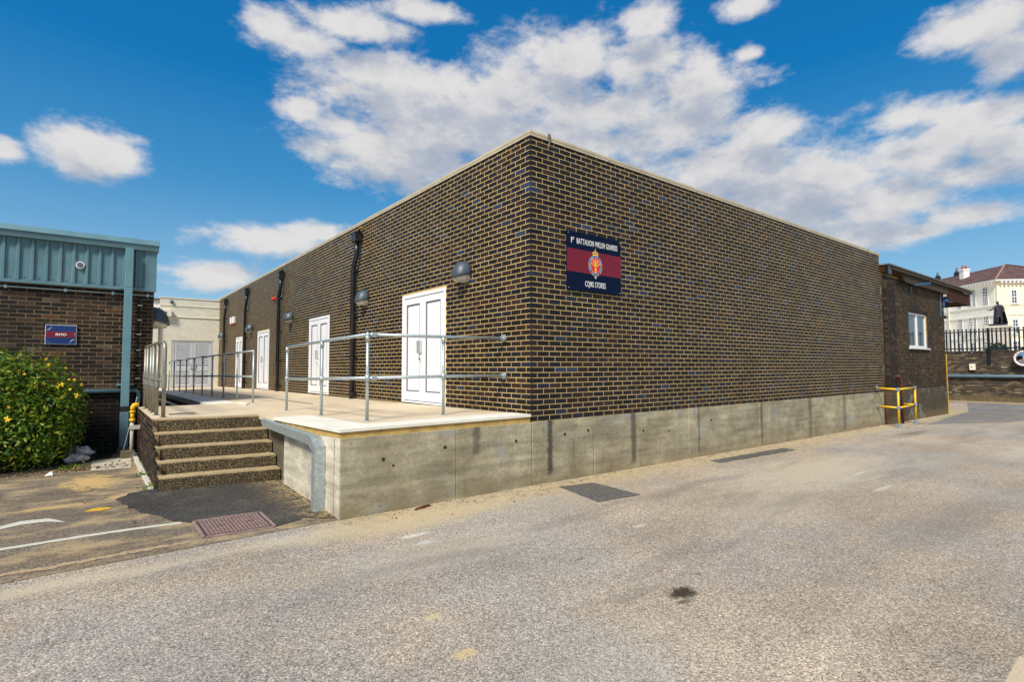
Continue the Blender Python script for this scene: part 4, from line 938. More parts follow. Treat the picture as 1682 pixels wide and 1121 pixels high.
G = 'black rainwater pipes on the long wall'
rp = rain_pipe(6.03, 'nearest black rainwater pipe, between the first and second white double doors', G)
dup(rp, (0, 6.25, 0), 'black rainwater pipe just left of the third wall lamp from the corner')
dup(rp, (0, 11.05, 0), 'black rainwater pipe between the third and fourth white doors')
dup(rp, (0, 15.25, 0), 'farthest black rainwater pipe, close to the cream painted building')
cbn = thing('yellow_outlet_cable', 'short yellow cable loop above the nearest black pipe hopper', 'cable', (-.05, 6, 3.9))
MB().tube([(-.004, 5.9, 3.9), (-.05, 5.92, 3.95), (-.08, 5.98, 3.92), (-.06, 6.02, 3.86)], .010, 6).build('loop', M['line_yel'], cbn, smooth=True)

# hooded bulkhead lamps
def hood_lamp(loc, rz, label, grp, s=1.0):
    t_ = thing('wall_lamp', label, 'lamp', loc, grp); L = Matrix.Rotation(rz, 4, 'Z'); O = Vector(loc)
    def T(v): return tuple(O + L @ (Vector(v) * s))
    w, dpt, h = .185, .25, .235; mb = MB(); nu, nv = 16, 9    # local: wall plane x=0, outward -x
    grid = []
    for i in range(nv + 1):
        ph = math.pi / 2 * i / nv
        for k in range(nu + 1):
            th = math.pi * k / nu
            rr = math.sin(ph) ** .8
            x = -dpt * rr * math.sin(th) ** .8; y = -w * rr * math.cos(th); z = h * math.cos(ph) ** .9 - .06 * (math.sin(ph) ** 4) * math.sin(th)
            grid.append(T((x, y, z)))
    mb.v = grid
    for i in range(nv):
        for k in range(nu): a = i * (nu + 1) + k; mb.f.append((a, a + 1, a + nu + 2, a + nu + 1))
    hd_ = mb.build('hood', M['lamp_grey'], t_, smooth=True)
    md = hd_.modifiers.new('thick', 'SOLIDIFY'); md.thickness = .008; md.offset = -1
    lb = MB(); n0 = []
    for i in range(6):
        ph = math.pi / 2 * i / 5
        for k in range(nu + 1):
            th = math.pi * k / nu; rr = math.sin(ph)
            n0.append(T((-.9 * dpt * rr * math.sin(th) ** .8, -.92 * w * rr * math.cos(th), -.125 * math.cos(ph) ** .8 + .006 - .055 * (math.sin(ph) ** 3) * math.sin(th))))
    lb.v = n0
    for i in range(5):
        for k in range(nu): a = i * (nu + 1) + k; lb.f.append((a, a + 1, a + nu + 2, a + nu + 1))
    lb.build('lens', M['lens'], t_, smooth=True)
    bp_ = [T(v) for v in ((-.004, -w, -.05), (-.02, -w, -.05), (-.02, w, -.05), (-.004, w, -.05), (-.004, -w, .05), (-.02, -w, .05), (-.02, w, .05), (-.004, w, .05))]
    MB().hexa(bp_).build('back_plate', M['black'], t_)
    return t_
G = 'charcoal hooded lamps on the long wall'
l1 = hood_lamp((0, 1.66, 2.25), 0, 'nearest charcoal hooded lamp, between the first white doors and the corner', G)
dup(l1, (0, 4.06, .0), 'charcoal hooded lamp beside the nearest black rainwater pipe')
dup(l1, (0, 9.7, -.02), 'third charcoal hooded lamp from the corner, right of the second black pipe')
dup(l1, (0, 14.86, -.05), 'fourth charcoal hooded lamp from the corner, beside the third black pipe')
dup(l1, (0, 20.45, -.07), 'farthest charcoal hooded lamp, by the cream painted building')
hood_lamp((TX, TY + .35, 1.70), math.pi, 'charcoal hooded lamp sticking out past the clad brown brick building corner', None, 1.25)
bell = thing('alarm_sounder', 'small red alarm sounder on the long brick wall', 'alarm', (0, 13.29, 3.05))
MB().tube([(-.002, 13.29, 3.05), (-.05, 13.29, 3.05)], .07, 14).build('base', M['red'], bell); MB().sphere((-.07, 13.29, 3.05), .06, .062, .062).build('horn', M['red'], bell, smooth=True)
for y, lb_ in ((19.65, 'right one of two small white wall boxes near the far pipe'), (20.15, 'left one of two small white wall boxes near the far pipe')):
    e = thing('wall_box', lb_, 'wall box', (0, y, 2.75), 'small white wall boxes')
    MB().box(-.10, y - .09, 2.66, -.002, y + .09, 2.94).build('housing', M['white'], e, bevel=.01); MB().box(-.08, y - .04, 2.60, -.002, y + .04, 2.657).build('red_base', M['red'], e)

# ================================================================== RAILINGS
def railing(name, label, posts, h, mat, r=.024, top=None, mid=.52, ends=(), flange=True, mids=True, topclose=True):
    # posts: list of (x,y,z)
    t_ = thing(name, label, 'railing', posts[0])
    for p in posts:
        MB().tube([(p[0], p[1], p[2] - .02), (p[0], p[1], p[2] + h)], r, 12).build('post', mat, t_, smooth=True)
        MB().tube([(p[0], p[1], p[2] + h * mid - .05), (p[0], p[1], p[2] + h * mid + .05)], r * 1.35, 12).build('clamp', mat, t_, smooth=False)
        if topclose: MB().tube([(p[0], p[1], p[2] + h - .075), (p[0], p[1], p[2] + h - .02)], r * 1.35, 12).build('clamp', mat, t_)
    path = list(posts) + list(ends)
    for k in (1.0, mid):
        pts = [(p[0], p[1], p[2] + h * k) for p in path]
        MB().tube(pts, r, 12).build('top_rail' if k == 1 else 'mid_rail', mat, t_, smooth=True)
    return t_
A_, B_, C_, D_ = (-2.05, .76, ramp_z(-2.05, .76)), (-.93, .79, ramp_z(-.93, .79)), (-2.12, 2.25, ramp_z(-2.12, 2.25)), (-2.14, 3.95, ramp_z(-2.14, 3.95))
h0 = 1.09
t_ = thing('galvanised_railing', 'new shiny galvanised tube railing in front of the nearest white doors', 'railing', A_)
for p in (A_, B_, C_, D_):
    MB().tube([(p[0], p[1], p[2] - .02), (p[0], p[1], p[2] + h0)], .0215, 14).build('post', M['galv'], t_, smooth=True)
    MB().tube([(p[0], p[1], p[2] + .54 - .045), (p[0], p[1], p[2] + .54 + .045)], .029, 14).build('clamp', M['galv'], t_, smooth=True)
    MB().tube([(p[0], p[1], p[2] + h0 - .09), (p[0], p[1], p[2] + h0 + .0)], .029, 14).build('clamp', M['galv'], t_, smooth=True)
    MB().disc((p[0], p[1], p[2] - .0), (0, 0, 1), .036, .012, 14).build('base_collar', M['galv'], t_)
E1 = (-.03, .60, .085)
for h_, nm in ((h0, 'top_rail'), (.54, 'mid_rail')):
    MB().tube([(p[0], p[1], p[2] + h_) for p in (D_, C_, A_)], .0215, 14).build(nm, M['galv'], t_, smooth=True)
    MB().tube([(p[0], p[1], p[2] + h_) for p in (A_, B_, E1)], .0215, 14).build(nm, M['galv'], t_, smooth=True)
    MB().tube([(-.036, .605, E1[2] + h_), (-.002, .595, E1[2] + h_)], .055, 18).tube([(-.07, .612, E1[2] + h_), (-.03, .604, E1[2] + h_)], .034, 14).build('wall_flange', M['galv'], t_)
    for p in (A_,): MB().tube([(p[0] + .05, p[1] + .002, p[2] + h_), (p[0] + .12, p[1] + .004, p[2] + h_ + .001)], .032, 14).build('coupling', M['galv'], t_)
MB().sphere((A_[0], A_[1], A_[2] + h0), .034, .034, .032).build('corner_cap', M['galv'], t_, smooth=True)
fp = []
for k in range(10):
    y = 6.75 + 1.32 * k; x = -2.06 - .055 * k + .0015 * k * k; fp.append((x, y, ramp_z(x, y)))
t2 = railing('ramp_railing', 'long galvanised tube railing running up the ramp edge to the cream building', fp, 1.10, M['galv'], .021, mid=.5)
lp = [(-3.90, 4.08), (-3.945, 4.62), (-3.95, 5.25), (-3.95, 5.75), (-3.955, 6.40), (-3.955, 6.95)]
t3 = thing('old_railing', 'old stained tube railing with bent hoop end along the landing edge', 'railing', (-3.95, 4.1, 0))
for i, (x, y) in enumerate(lp):
    if i: MB().tube([(x, y, -.03), (x, y, 1.13)], .027, 12).build('post', M['galv_old'], t3, smooth=True)
    MB().tube([(x, y, .44), (x, y, .66)], .036, 12).build('clamp', M['galv_old'], t3)
    MB().disc((x, y, -.006), (0, 0, 1), .05, .012, 12).build('base_collar', M['galv_old'], t3)
x, y = lp[0]
MB().tube([(x, y, -.03), (x, y, 1.04), (x - .003, y + .03, 1.11), (x - .01, y + .09, 1.15), (x - .045, y + .5, 1.155)] + [(a, b, 1.15) for a, b in lp[2:]], .028, 12).build('hoop_rail', M['galv_old'], t3, smooth=True)
MB().tube([(a, b, .56) for a, b in lp], .024, 12).build('mid_rail', M['galv_old'], t3, smooth=True)

# galvanised guard of folded channel on the platform's side wall
gd = thing('steel_guard', 'bulky folded galvanised guard rail beside the steps, bent down to the ground', 'guard rail', (-2.78, 1.8, -.87))
def gx(y): return -2.685 + .04 * min(1, y / 2.2)
q = [(3.10, -.055), (2.95, -.02), (.70, -.045), (.50, -.13), (.50, -.86)]; w2 = .115
outer = [(3.12, -.02), (.68, -.035), (.46, -.14), (.46, -.868)]; inner = [(3.02, -.13), (.74, -.145), (.59, -.205), (.59, -.868)]
xa, xb = -2.79, -2.672
mb = MB()
for i in range(3):
    o1, o2, i1, i2 = outer[i], outer[i + 1], inner[i], inner[i + 1]
    dx_ = lambda y: .05 * min(1, y / 3)
    mb.hexa([(xa + dx_(i1[0]), i1[0], i1[1]), (xb + dx_(i1[0]), i1[0], i1[1]), (xb + dx_(i2[0]), i2[0], i2[1]), (xa + dx_(i2[0]), i2[0], i2[1]), (xa + dx_(o1[0]), o1[0], o1[1]), (xb + dx_(o1[0]), o1[0], o1[1]), (xb + dx_(o2[0]), o2[0], o2[1]), (xa + dx_(o2[0]), o2[0], o2[1])])
mb.build('guard_beam', M['galv'], gd, bevel=.004)
bt = MB()
for (y, z) in ((.78, -.09), (2.7, -.075), (.525, -.25), (.525, -.7)): bt.tube([(xa - .004 + dx_(y), y, z), (xa + .004 + dx_(y), y, z)], .010, 8)
bt.build('bolt', M['steel_plate'], gd)

# yellow guard rail at the far end of the wall
yp = [(12.86, -.54), (14.76, -.42)]; zy = -.955
yg = thing('yellow_guard_rail', 'bright yellow tube guard rail at the right end of the brick wall', 'guard rail', (13.6, -.5, zy))
for (x, y) in yp:
    MB().tube([(x, y, zy + .10), (x, y, zy + 1.06)], .027, 12).build('post', M['yellow'], yg, smooth=True)
    MB().tube([(x, y, zy - .02), (x, y, zy + .11)], .042, 12).tube([(x, y, zy), (x, y, zy + .015)], .085, 14).build('base_socket', M['bolt_blue'], yg)
    for h_ in (1.06, .55): MB().tube([(x, y, zy + h_ - .05), (x, y, zy + h_ + .05)], .038, 12).tube([(x - .06, y, zy + h_), (x + .06, y, zy + h_)], .036, 12).build('joint', M['bolt_blue'], yg)
for h_ in (1.06, .55):
    MB().tube([(yp[0][0], yp[0][1], zy + h_), (yp[1][0], yp[1][1], zy + h_)], .026, 12).build('rail', M['yellow'], yg, smooth=True)
    wy_ = -.012 if h_ < .9 else 0
    MB().tube([(yp[0][0], yp[0][1], zy + h_), (12.95, wy_, zy + h_ + .02)], .026, 12).build('rail', M['yellow'], yg, smooth=True)
    MB().disc((12.95, wy_ - .001, zy + h_ + .02), (0, -1, 0), .075, .02).build('wall_flange', M['bolt_blue'], yg)
MB().tube([(yp[1][0], yp[1][1], zy + .55), (14.80, -.012, zy + .55)], .028, 12).build('rail', M['yellow'], yg, smooth=True)

rpipe = thing('rusty_pipe', 'thin rust-brown bent pipe rising up the annexe wall behind the yellow rail', 'pipe', (14.3, -.1, 0))
MB().tube([(14.2, -.02, .42), (14.22, -.16, .46), (14.28, -.20, .40), (14.34, -.20, .2), (14.36, -.20, -.97)], .04, 8).build('bent_pipe', M['rust'], rpipe, smooth=True)
MB().tube([(13.58, -.03, -.1), (13.58, -.03, -.97)], .03, 8).build('thin_pipe', M['rust'], rpipe)
MB().disc((14.1, -.002, .36), (0, -1, 0), .08, .04, 12).build('rust_cap', M['terracotta'], rpipe)
bb = thing('blue_wall_bracket', 'blue steel bracket arm high on the annexe wall left of its window', 'bracket', (16.2, 0, 3.3), 'blue brackets on the annexe')
MB().box(16.2, -.03, 3.16, 16.27, -.012, 3.52).box(16.205, -.55, 3.37, 16.265, -.03, 3.43).build('arm', M['rail_blue'], bb)
b2 = thing('blue_wall_bracket', 'blue steel bracket arm below the canopy at the annexe corner', 'bracket', (20, 0, 3.2), 'blue brackets on the annexe')
M['blue_bright'] = simple('bright_blue_steel', (.03, .16, .42), .45)
MB().box(19.93, -.03, 2.95, 20.0, -.012, 3.3).box(19.94, -.12, 3.15, 20.75, -.05, 3.22).build('arm', M['blue_bright'], b2)
b3 = thing('blue_wall_strip', 'vertical blue painted strip near the annexe right corner', 'strip', (19.5, 0, 3))
MB().box(19.42, -.04, 2.55, 19.52, -.012, 3.58).build('strip_bar', M['rail_blue'], b3)
yw = thing('yellow_corner_strip', 'narrow weathered yellow strip on the annexe far corner', 'strip', (20.05, 0, 0))
MB().box(20.012, -.02, -1.05, 20.05, .05, 1.2).build('strip_bar', M['line_yel'], yw)
MB().box(20.012, -.03, .2, 20.06, -.021, .55).build('rust_plate', M['terracotta'], yw)
sm = thing('small_dark_floodlight', 'tiny dark floodlight on the annexe side wall below the canopy', 'floodlight', (20.1, 0, 2.6))
MB().box(20.012, -.05, 2.52, 20.22, .06, 2.62).build('housing', M['black'], sm, bevel=.01)

# ================================================================== REGIMENTAL SIGN
sg = thing('regimental_sign', 'navy and maroon square sign with gold crest reading 1st Battalion Welsh Guards', 'sign', (1.275, -.02, 2.33))
x0, x1, z0, z1 = .675, 1.875, 1.895, 2.775; ys = -.026
MB().box(x0, ys, z0, x1, -.006, z1).build('board', M['navy'], sg, bevel=.003)
MB().box(x0 + .001, ys - .0016, z0 + .275, x1 - .001, ys - .0002, z1 - .26).build('maroon_stripe', M['maroon'], sg)
ty = ys - .0035
text_mesh('1', .122, (.765, ty, 2.635), M['white'], sg, 'lettering', .85, .002)
text_mesh('ST', .058, (.802, ty, 2.662), M['white'], sg, 'lettering', .75, .001)
text_mesh('BATTALION WELSH GUARDS', .122, (1.33, ty, 2.635), M['white'], sg, 'lettering', .52, .0006, space=1.12)
text_mesh('CQMS STORES', .122, (1.275, ty, 2.005), M['white'], sg, 'lettering', .53, .0006, space=1.12)
def ell(cx_, cz_, rx, rz, n=32): return [(cx_ + rx * math.cos(2 * math.pi * i / n), 0, cz_ + rz * math.sin(2 * math.pi * i / n)) for i in range(n)]
def flat(polys, mat, nm, off):
    mb = MB()
    for p in polys:
        p = [(q_[0], q_[1], EZc + (q_[2] - EZc) * .84) for q_ in p]
        mb.prism(p, (0, ty - off, 0), (0, ty - off - .0009, 0))
    return mb.build(nm, mat, sg)
EXc, EZc = 1.275, 2.305
flat([ell(EXc, EZc, .150, .190)], M['gold'], 'crest_ring', 0)
flat([ell(EXc, EZc, .142, .182)], M['blueprint'], 'crest_garter', .001)
M['deepblue'] = simple('deep_blue_print', (.01, .03, .35), .5)
flat([[(EXc + .142 * k * math.cos(t0), 0, EZc + .182 * k * math.sin(t0)) for (t0, k) in ((a0, 1), (a0 + .32, 1), (a0 + .32, .82), (a0, .82))] for a0 in (-.2, .9, 1.5, 2.6, 3.7, 4.5, 5.2)], M['deepblue'], 'garter_shade', .002)
flat([ell(EXc, EZc, .113, .150)], M['gold'], 'inner_ring', .003)
flat([ell(EXc, EZc, .106, .143)], M['red'], 'crest_field', .004)
flat([[(EXc - .014, 0, EZc - .14), (EXc + .014, 0, EZc - .14), (EXc + .018, 0, EZc - .02), (EXc - .018, 0, EZc - .02)],
      [(EXc - .018, 0, EZc - .03), (EXc, 0, EZc - .04), (EXc - .085, 0, EZc + .055), (EXc - .095, 0, EZc + .04)],
      [(EXc + .018, 0, EZc - .03), (EXc + .095, 0, EZc + .04), (EXc + .085, 0, EZc + .055), (EXc, 0, EZc - .04)],
      [(EXc - .012, 0, EZc - .03), (EXc + .012, 0, EZc - .03), (EXc + .012, 0, EZc + .11), (EXc - .012, 0, EZc + .11)],
      [(EXc - .016, 0, EZc - .02), (EXc - .004, 0, EZc - .02), (EXc - .046, 0, EZc + .115), (EXc - .060, 0, EZc + .10)],
      [(EXc + .016, 0, EZc - .02), (EXc + .060, 0, EZc + .10), (EXc + .046, 0, EZc + .115), (EXc + .004, 0, EZc - .02)]], M['gold'], 'crest_leek', .005)
cz = EZc + .185
flat([[(EXc - .055, 0, cz), (EXc + .055, 0, cz), (EXc + .062, 0, cz + .025), (EXc - .062, 0, cz + .025)],
      [(EXc - .060, 0, cz + .027), (EXc - .038, 0, cz + .027), (EXc - .012, 0, cz + .075), (EXc - .030, 0, cz + .078), (EXc - .062, 0, cz + .055)],
      [(EXc + .060, 0, cz + .027), (EXc + .062, 0, cz + .055), (EXc + .030, 0, cz + .078), (EXc + .012, 0, cz + .075), (EXc + .038, 0, cz + .027)],
      [(EXc - .008, 0, cz + .027), (EXc + .008, 0, cz + .027), (EXc + .008, 0, cz + .08), (EXc - .008, 0, cz + .08)],
      ell(EXc, cz + .09, .012, .012, 12), [(EXc - .003, 0, cz + .10), (EXc + .003, 0, cz + .10), (EXc + .003, 0, cz + .135), (EXc - .003, 0, cz + .135)],
      [(EXc - .012, 0, cz + .113), (EXc + .012, 0, cz + .113), (EXc + .012, 0, cz + .12), (EXc - .012, 0, cz + .12)]], M['gold'], 'crest_crown', .002)
flat([[(EXc - .028, 0, EZc - .215), (EXc, 0, EZc - .19), (EXc + .028, 0, EZc - .215), (EXc + .02, 0, EZc - .225), (EXc, 0, EZc - .205), (EXc - .02, 0, EZc - .225)], ell(EXc, EZc - .232, .008, .012, 10)], M['white'], 'crest_buckle', .002)
for (x, z) in ((x0 + .03, z1 - .03), (x1 - .03, z1 - .03), (x0 + .03, z0 + .03), (x1 - .03, z0 + .03)): MB().disc((x, ys, z), (0, -1, 0), .008, .003, 10).build('screw', M['steel_plate'], sg)

# ================================================================== BOUNDARY WALL, FENCE, MIRROR
BX = 29.7
bw = thing('boundary_wall', 'weathered brown brick boundary wall across the road', 'wall', (BX, 0, -1))
BL = 20.0
bricks(bw, (BX, -9, 0), (0, 1, 0), (-1, 0, 0), BL, -.70, 28, [], M['brick_garden'], 0, first=lambda k: .225 if k % 2 else .1125, jitter=.006)
core(bw, (BX, -9, 0), (0, 1, 0), (-1, 0, 0), BL, -1.3, 1.40, [], M['mortar_garden'], .35)
rng = random.Random(9)
cpb = MB()
for i in range(int(BL / .078)): 
    y = -9 + i * .078; cpb.box(BX - .012 + rng.uniform(-.004, .004), y, 1.402, BX + .36, y + .068, 1.50 + rng.uniform(-.008, .004))
cpb.build('soldier_coping', M['brick_garden'], bw, kind='stuff')
for i in range(9): MB().box(BX - .03, -9 + i * 2.2, -1.3, BX - .007, -9 + (i + 1) * 2.2 - .01, -.71).build('foot_panel', M['conc_ext'], bw, bevel=.006)
bp = thing('blue_wall_pipe', 'straight blue-grey pipe running along the boundary wall', 'pipe', (BX, 0, .25))
MB().tube([(BX - .09, -9, .25), (BX - .09, 11, .25)], .08, 12).build('pipe_run', M['rail_pipe'] if 'rail_pipe' in M else simple('blue_grey_painted_pipe', (.10, .17, .22), .5), bp, smooth=True)
for y in (-6, -2.3, .2, 3): MB().box(BX - .10, y, .15, BX - .002, y + .06, .35).build('pipe_bracket', M['black'], bp)
mbx = thing('meter_box', 'small cream meter box on the boundary brick wall', 'meter box', (BX, 1.16, .7))
MB().box(BX - .12, 1.05, .55, BX - .002, 1.28, .86).build('housing', M['stucco'], mbx, bevel=.01); MB().box(BX - .128, 1.17, .66, BX - .12, 1.21, .72).build('lock', M['black'], mbx)
fn = thing('iron_fence', 'black spiked iron fence standing on the boundary brick wall', 'fence', (BX + .15, 0, 1.5))
fx = BX + .16
for i in range(64):
    y = -7.2 + i * .162
    m_ = MB().box(fx - .028, y - .028, 1.5, fx + .028, y + .028, 2.50); s = 2.50
    m_.poly([(fx - .055, y, s + .05), (fx, y - .055, s + .05), (fx, y, s + .13)]).poly([(fx, y - .055, s + .05), (fx + .055, y, s + .05), (fx, y, s + .13)]).poly([(fx + .055, y, s + .05), (fx, y + .055, s + .05), (fx, y, s + .13)]).poly([(fx, y + .055, s + .05), (fx - .055, y, s + .05), (fx, y, s + .13)])
    m_.poly([(fx - .055, y, s + .05), (fx, y + .055, s + .05), (fx, y, s)]).poly([(fx, y + .055, s + .05), (fx + .055, y, s + .05), (fx, y, s)]).poly([(fx + .055, y, s + .05), (fx, y - .055, s + .05), (fx, y, s)]).poly([(fx, y - .055, s + .05), (fx - .055, y, s + .05), (fx, y, s)])
    m_.build('bar', M['iron'], fn)
for z in (1.62, 2.46): MB().box(fx - .022, -7.4, z - .025, fx + .022, 3.1, z + .025).build('rail', M['iron'], fn)
for y in (.52, -2.6, -5.7): 
    MB().box(BX - .09, y - .05, .86, BX - .01, y + .05, 2.6).build('post', M['iron'], fn); MB().box(BX - .05, y - .02, 2.4, fx, y + .02, 2.44).build('strut', M['iron'], fn)
mr = thing('traffic_mirror', 'round convex traffic mirror with white and red studded rim', 'mirror', (BX - .25, -.74, 1.1))
mc = Vector((BX - .25, -.745, 1.10)); nm_ = Vector((-1, -.12, -.05)).normalized(); e1 = nm_.cross(Vector((0, 0, 1))).normalized(); e2 = e1.cross(nm_)
mv = MB(); R0 = .31
mv.v = [tuple(mc + nm_ * .09)]
for i in range(1, 9):
    rr = R0 * i / 8; hh = .09 * (1 - (i / 8) ** 2)
    for k in range(32): th = 2 * math.pi * k / 32; mv.v.append(tuple(mc + e1 * rr * math.cos(th) + e2 * rr * math.sin(th) + nm_ * hh))
for k in range(32): mv.f.append((0, 1 + k, 1 + (k + 1) % 32))
for i in range(7):
    for k in range(32): a = 1 + i * 32; mv.f.append((a + k, a + 32 + k, a + 32 + (k + 1) % 32, a + (k + 1) % 32))
mv.build('mirror_glass', M['mirror'], mr, smooth=True)
ringp = [mc + (e1 * math.cos(2 * math.pi * k / 32) + e2 * math.sin(2 * math.pi * k / 32)) * (R0 + .02) for k in range(33)]
MB().tube(ringp, .04, 8, caps=False).build('rim', M['white'], mr, smooth=True)
for k in range(16):
    p = mc + (e1 * math.cos(2 * math.pi * k / 16) + e2 * math.sin(2 * math.pi * k / 16)) * (R0 + .025) + nm_ * .036
    MB().obox(p, e1, e2, nm_, .018, .018, .006).build('red_stud', M['red'], mr)
MB().tube([mc - nm_ * .05, (BX - .002, mc.y, 1.1)], .03, 8).build('bracket', M['iron'], mr)

# raised ground behind the wall
mb = MB().box(BX + .36, -60, -1, 400, 150, 1.15); o = mb.build('terrace_ground', M['deck'], recalc=True); o['kind'] = 'structure'

# ================================================================== STUCCO HOUSE
HB = Vector((88.02, 9.92, 0)); ha = Vector((.665, .747, 0)).normalized(); hb = Vector((.747, -.665, 0)).normalized()
hs = thing('stucco_house', 'large cream stucco house with hipped red-brown tile roof', 'house', (HB.x, HB.y, 1.15))
def hp_(u, v, z, off=0.0):      # u along the left wing, v along the right face (metres), off outward on the left wing
    return HB + ha * u + hb * v + Vector((0, 0, z))
LU, LV, EV = 45.0, 12.4, 11.85
mb = MB(); mb.hexa([hp_(0, 0, 1.1), hp_(LU, 0, 1.1), hp_(LU, LV, 1.1), hp_(0, LV, 1.1), hp_(0, 0, EV), hp_(LU, 0, EV), hp_(LU, LV, EV), hp_(0, LV, EV)]); mb.build('wall', M['stucco'], hs)
# white finished facade of the left wing, a skin 3 cm proud
mb = MB(); mb.hexa([hp_(.4, -.03, 1.1), hp_(LU, -.03, 1.1), hp_(LU, -.002, 1.1), hp_(.4, -.002, 1.1), hp_(.4, -.03, EV - .01), hp_(LU, -.03, EV - .01), hp_(LU, -.002, EV - .01), hp_(.4, -.002, EV - .01)]); mb.build('front_render', M['stucco_w'], hs)
ov = .55; RZ = 15.1; mid = LV / 2
e = [hp_(-ov, -ov, EV + .18), hp_(LU + ov, -ov, EV + .18), hp_(LU + ov, LV + ov, EV + .18), hp_(-ov, LV + ov, EV + .18)]; r0, r1 = hp_(mid, mid, RZ), hp_(LU - mid, mid, RZ)
MB().poly([e[0], r0, r1, e[1]]).poly([e[1], r1, e[2]]).poly([e[2], r1, r0, e[3]]).poly([e[3], r0, e[0]]).poly([e[0], e[1], e[2], e[3]]).build('roof', M['tiles'], hs)
MB().tube([e[0] + Vector((0, 0, .03)), r0 + Vector((0, 0, .05))], .12, 6).build('hip_ridge', M['terr_light'] if 'terr_light' in M else simple('pale_hip_tiles', (.30, .2, .16), .8), hs)
MB().tube([e[3] + Vector((0, 0, .03)), r0 + Vector((0, 0, .05))], .12, 6).build('hip_ridge', M['tiles'], hs)
MB().hexa([hp_(-ov, -ov, EV), hp_(LU + ov, -ov, EV), hp_(LU + ov, LV + ov, EV), hp_(-ov, LV + ov, EV), hp_(-ov, -ov, EV + .16), hp_(LU + ov, -ov, EV + .16), hp_(LU + ov, LV + ov, EV + .16), hp_(-ov, LV + ov, EV + .16)]).build('eaves_cornice', M['trim'], hs)
dn = MB()
for i in range(80): 
    u = .3 + i * .5; c = hp_(u, -.28, EV - .16); dn.obox(c, ha, hb, (0, 0, 1), .09, .24, .14)
for i in range(22):
    v = .3 + i * .5; c = hp_(-.28, v, EV - .16); dn.obox(c, ha, hb, (0, 0, 1), .24, .09, .14)
dn.build('dentils', M['trim'], hs, kind='stuff')
for z in (8.72, 7.45, 4.6):
    c = hp_(LU / 2, -.05, z); MB().obox(c, ha, hb, (0, 0, 1), LU / 2, .09, .07).build('string_course', M['stucco_w'], hs)
    c = hp_(-.02, LV / 2, z); MB().obox(c, ha, hb, (0, 0, 1), .07, LV / 2, .06).build('string_course', M['stucco'], hs)
for v in (.55, 1.05): MB().obox(hp_(-.04, v, (EV + 1) / 2), ha, hb, (0, 0, 1), .07, .12, (EV - 1.2) / 2).build('pilaster', M['stucco'], hs)
M['rwp'] = simple('pale_downpipe', (.70, .66, .55), .5)
for u in (8.3,): MB().obox(hp_(u, -.14, (EV + 1) / 2), ha, hb, (0, 0, 1), .12, .08, (EV - 1.2) / 2).build('pilaster', M['rwp'], hs)
MB().tube([hp_(-.15, 3.35, 1.2), hp_(-.15, 3.35, EV - .1)], .07, 6).build('downpipe', M['trim'], hs)
def sash(face, c0, w, z0, z1, nx, nz, sill=True):
    A, Nn = (ha, hb) if face == 'a' else (hb, ha)
    P = (lambda s, z, o: hp_(s, -.03 - o, z)) if face == 'a' else (lambda s, z, o: hp_(-.002 - o, s, z))
    f_ = MB(); fr = .10
    for (s0, s1, q0, q1, o) in ((c0 - w / 2 - fr, c0 - w / 2, z0 - fr, z1 + fr, .05), (c0 + w / 2, c0 + w / 2 + fr, z0 - fr, z1 + fr, .05), (c0 - w / 2, c0 + w / 2, z1, z1 + fr, .05), (c0 - w / 2, c0 + w / 2, z0 - fr, z0, .05)):
        f_.obox(P((s0 + s1) / 2, (q0 + q1) / 2, .03), A, Nn, (0, 0, 1), (s1 - s0) / 2, .03, (q1 - q0) / 2)
    for i in range(1, nx): f_.obox(P(c0 - w / 2 + w * i / nx, (z0 + z1) / 2, .03), A, Nn, (0, 0, 1), .028, .022, (z1 - z0) / 2)
    for i in range(1, nz): f_.obox(P(c0, z0 + (z1 - z0) * i / nz, .03), A, Nn, (0, 0, 1), w / 2, .020, .028 if i * 2 != nz else .05)
    fo = f_.build('window', M['trim'], hs)
    MB().obox(P(c0, (z0 + z1) / 2, .008), A, Nn, (0, 0, 1), w / 2, .004, (z1 - z0) / 2).build('pane', M['glass'], fo)
    if sill: MB().obox(P(c0, z0 - fr - .06, .09), A, Nn, (0, 0, 1), w / 2 + .18, .09, .05).build('sill', M['stone'], fo)
for row in ((8.87, 11.2, 2.37), (4.98, 7.27, 2.29)):
    z0, z1, _ = row
    sash('a', 1.83, .72, z0, z1, 3, 6, False)
    for c in (3.75, 4.5): sash('a', c, .42, z0 + .1, z1, 2, 6, False)
    sash('a', 6.35, .72, z0, z1, 3, 6, False)
    for c in (10.4, 13.2, 16, 19, 22, 25, 28): sash('a', c, .8, z0, z1, 3, 6, False)
    for c in (2.05, 4.6, 7.1, 9.6): sash('b', c, .56 if c < 3 else .8, 8.97 if z0 > 8 else 5.0, 10.6 if z0 > 8 else 6.75, 2, 4)
for c in (1.83, 4.1, 6.35): sash('a', c, .8, 1.6, 3.9, 3, 6, False)
for c in (2.05, 4.6): sash('b', c, .8, 1.6, 3.9, 3, 6)
MB().obox(hp_(5.35, -.12, 5.15), ha, hb, (0, 0, 1), .35, .12, .04).build('canopy_shelf', M['stone'], hs)
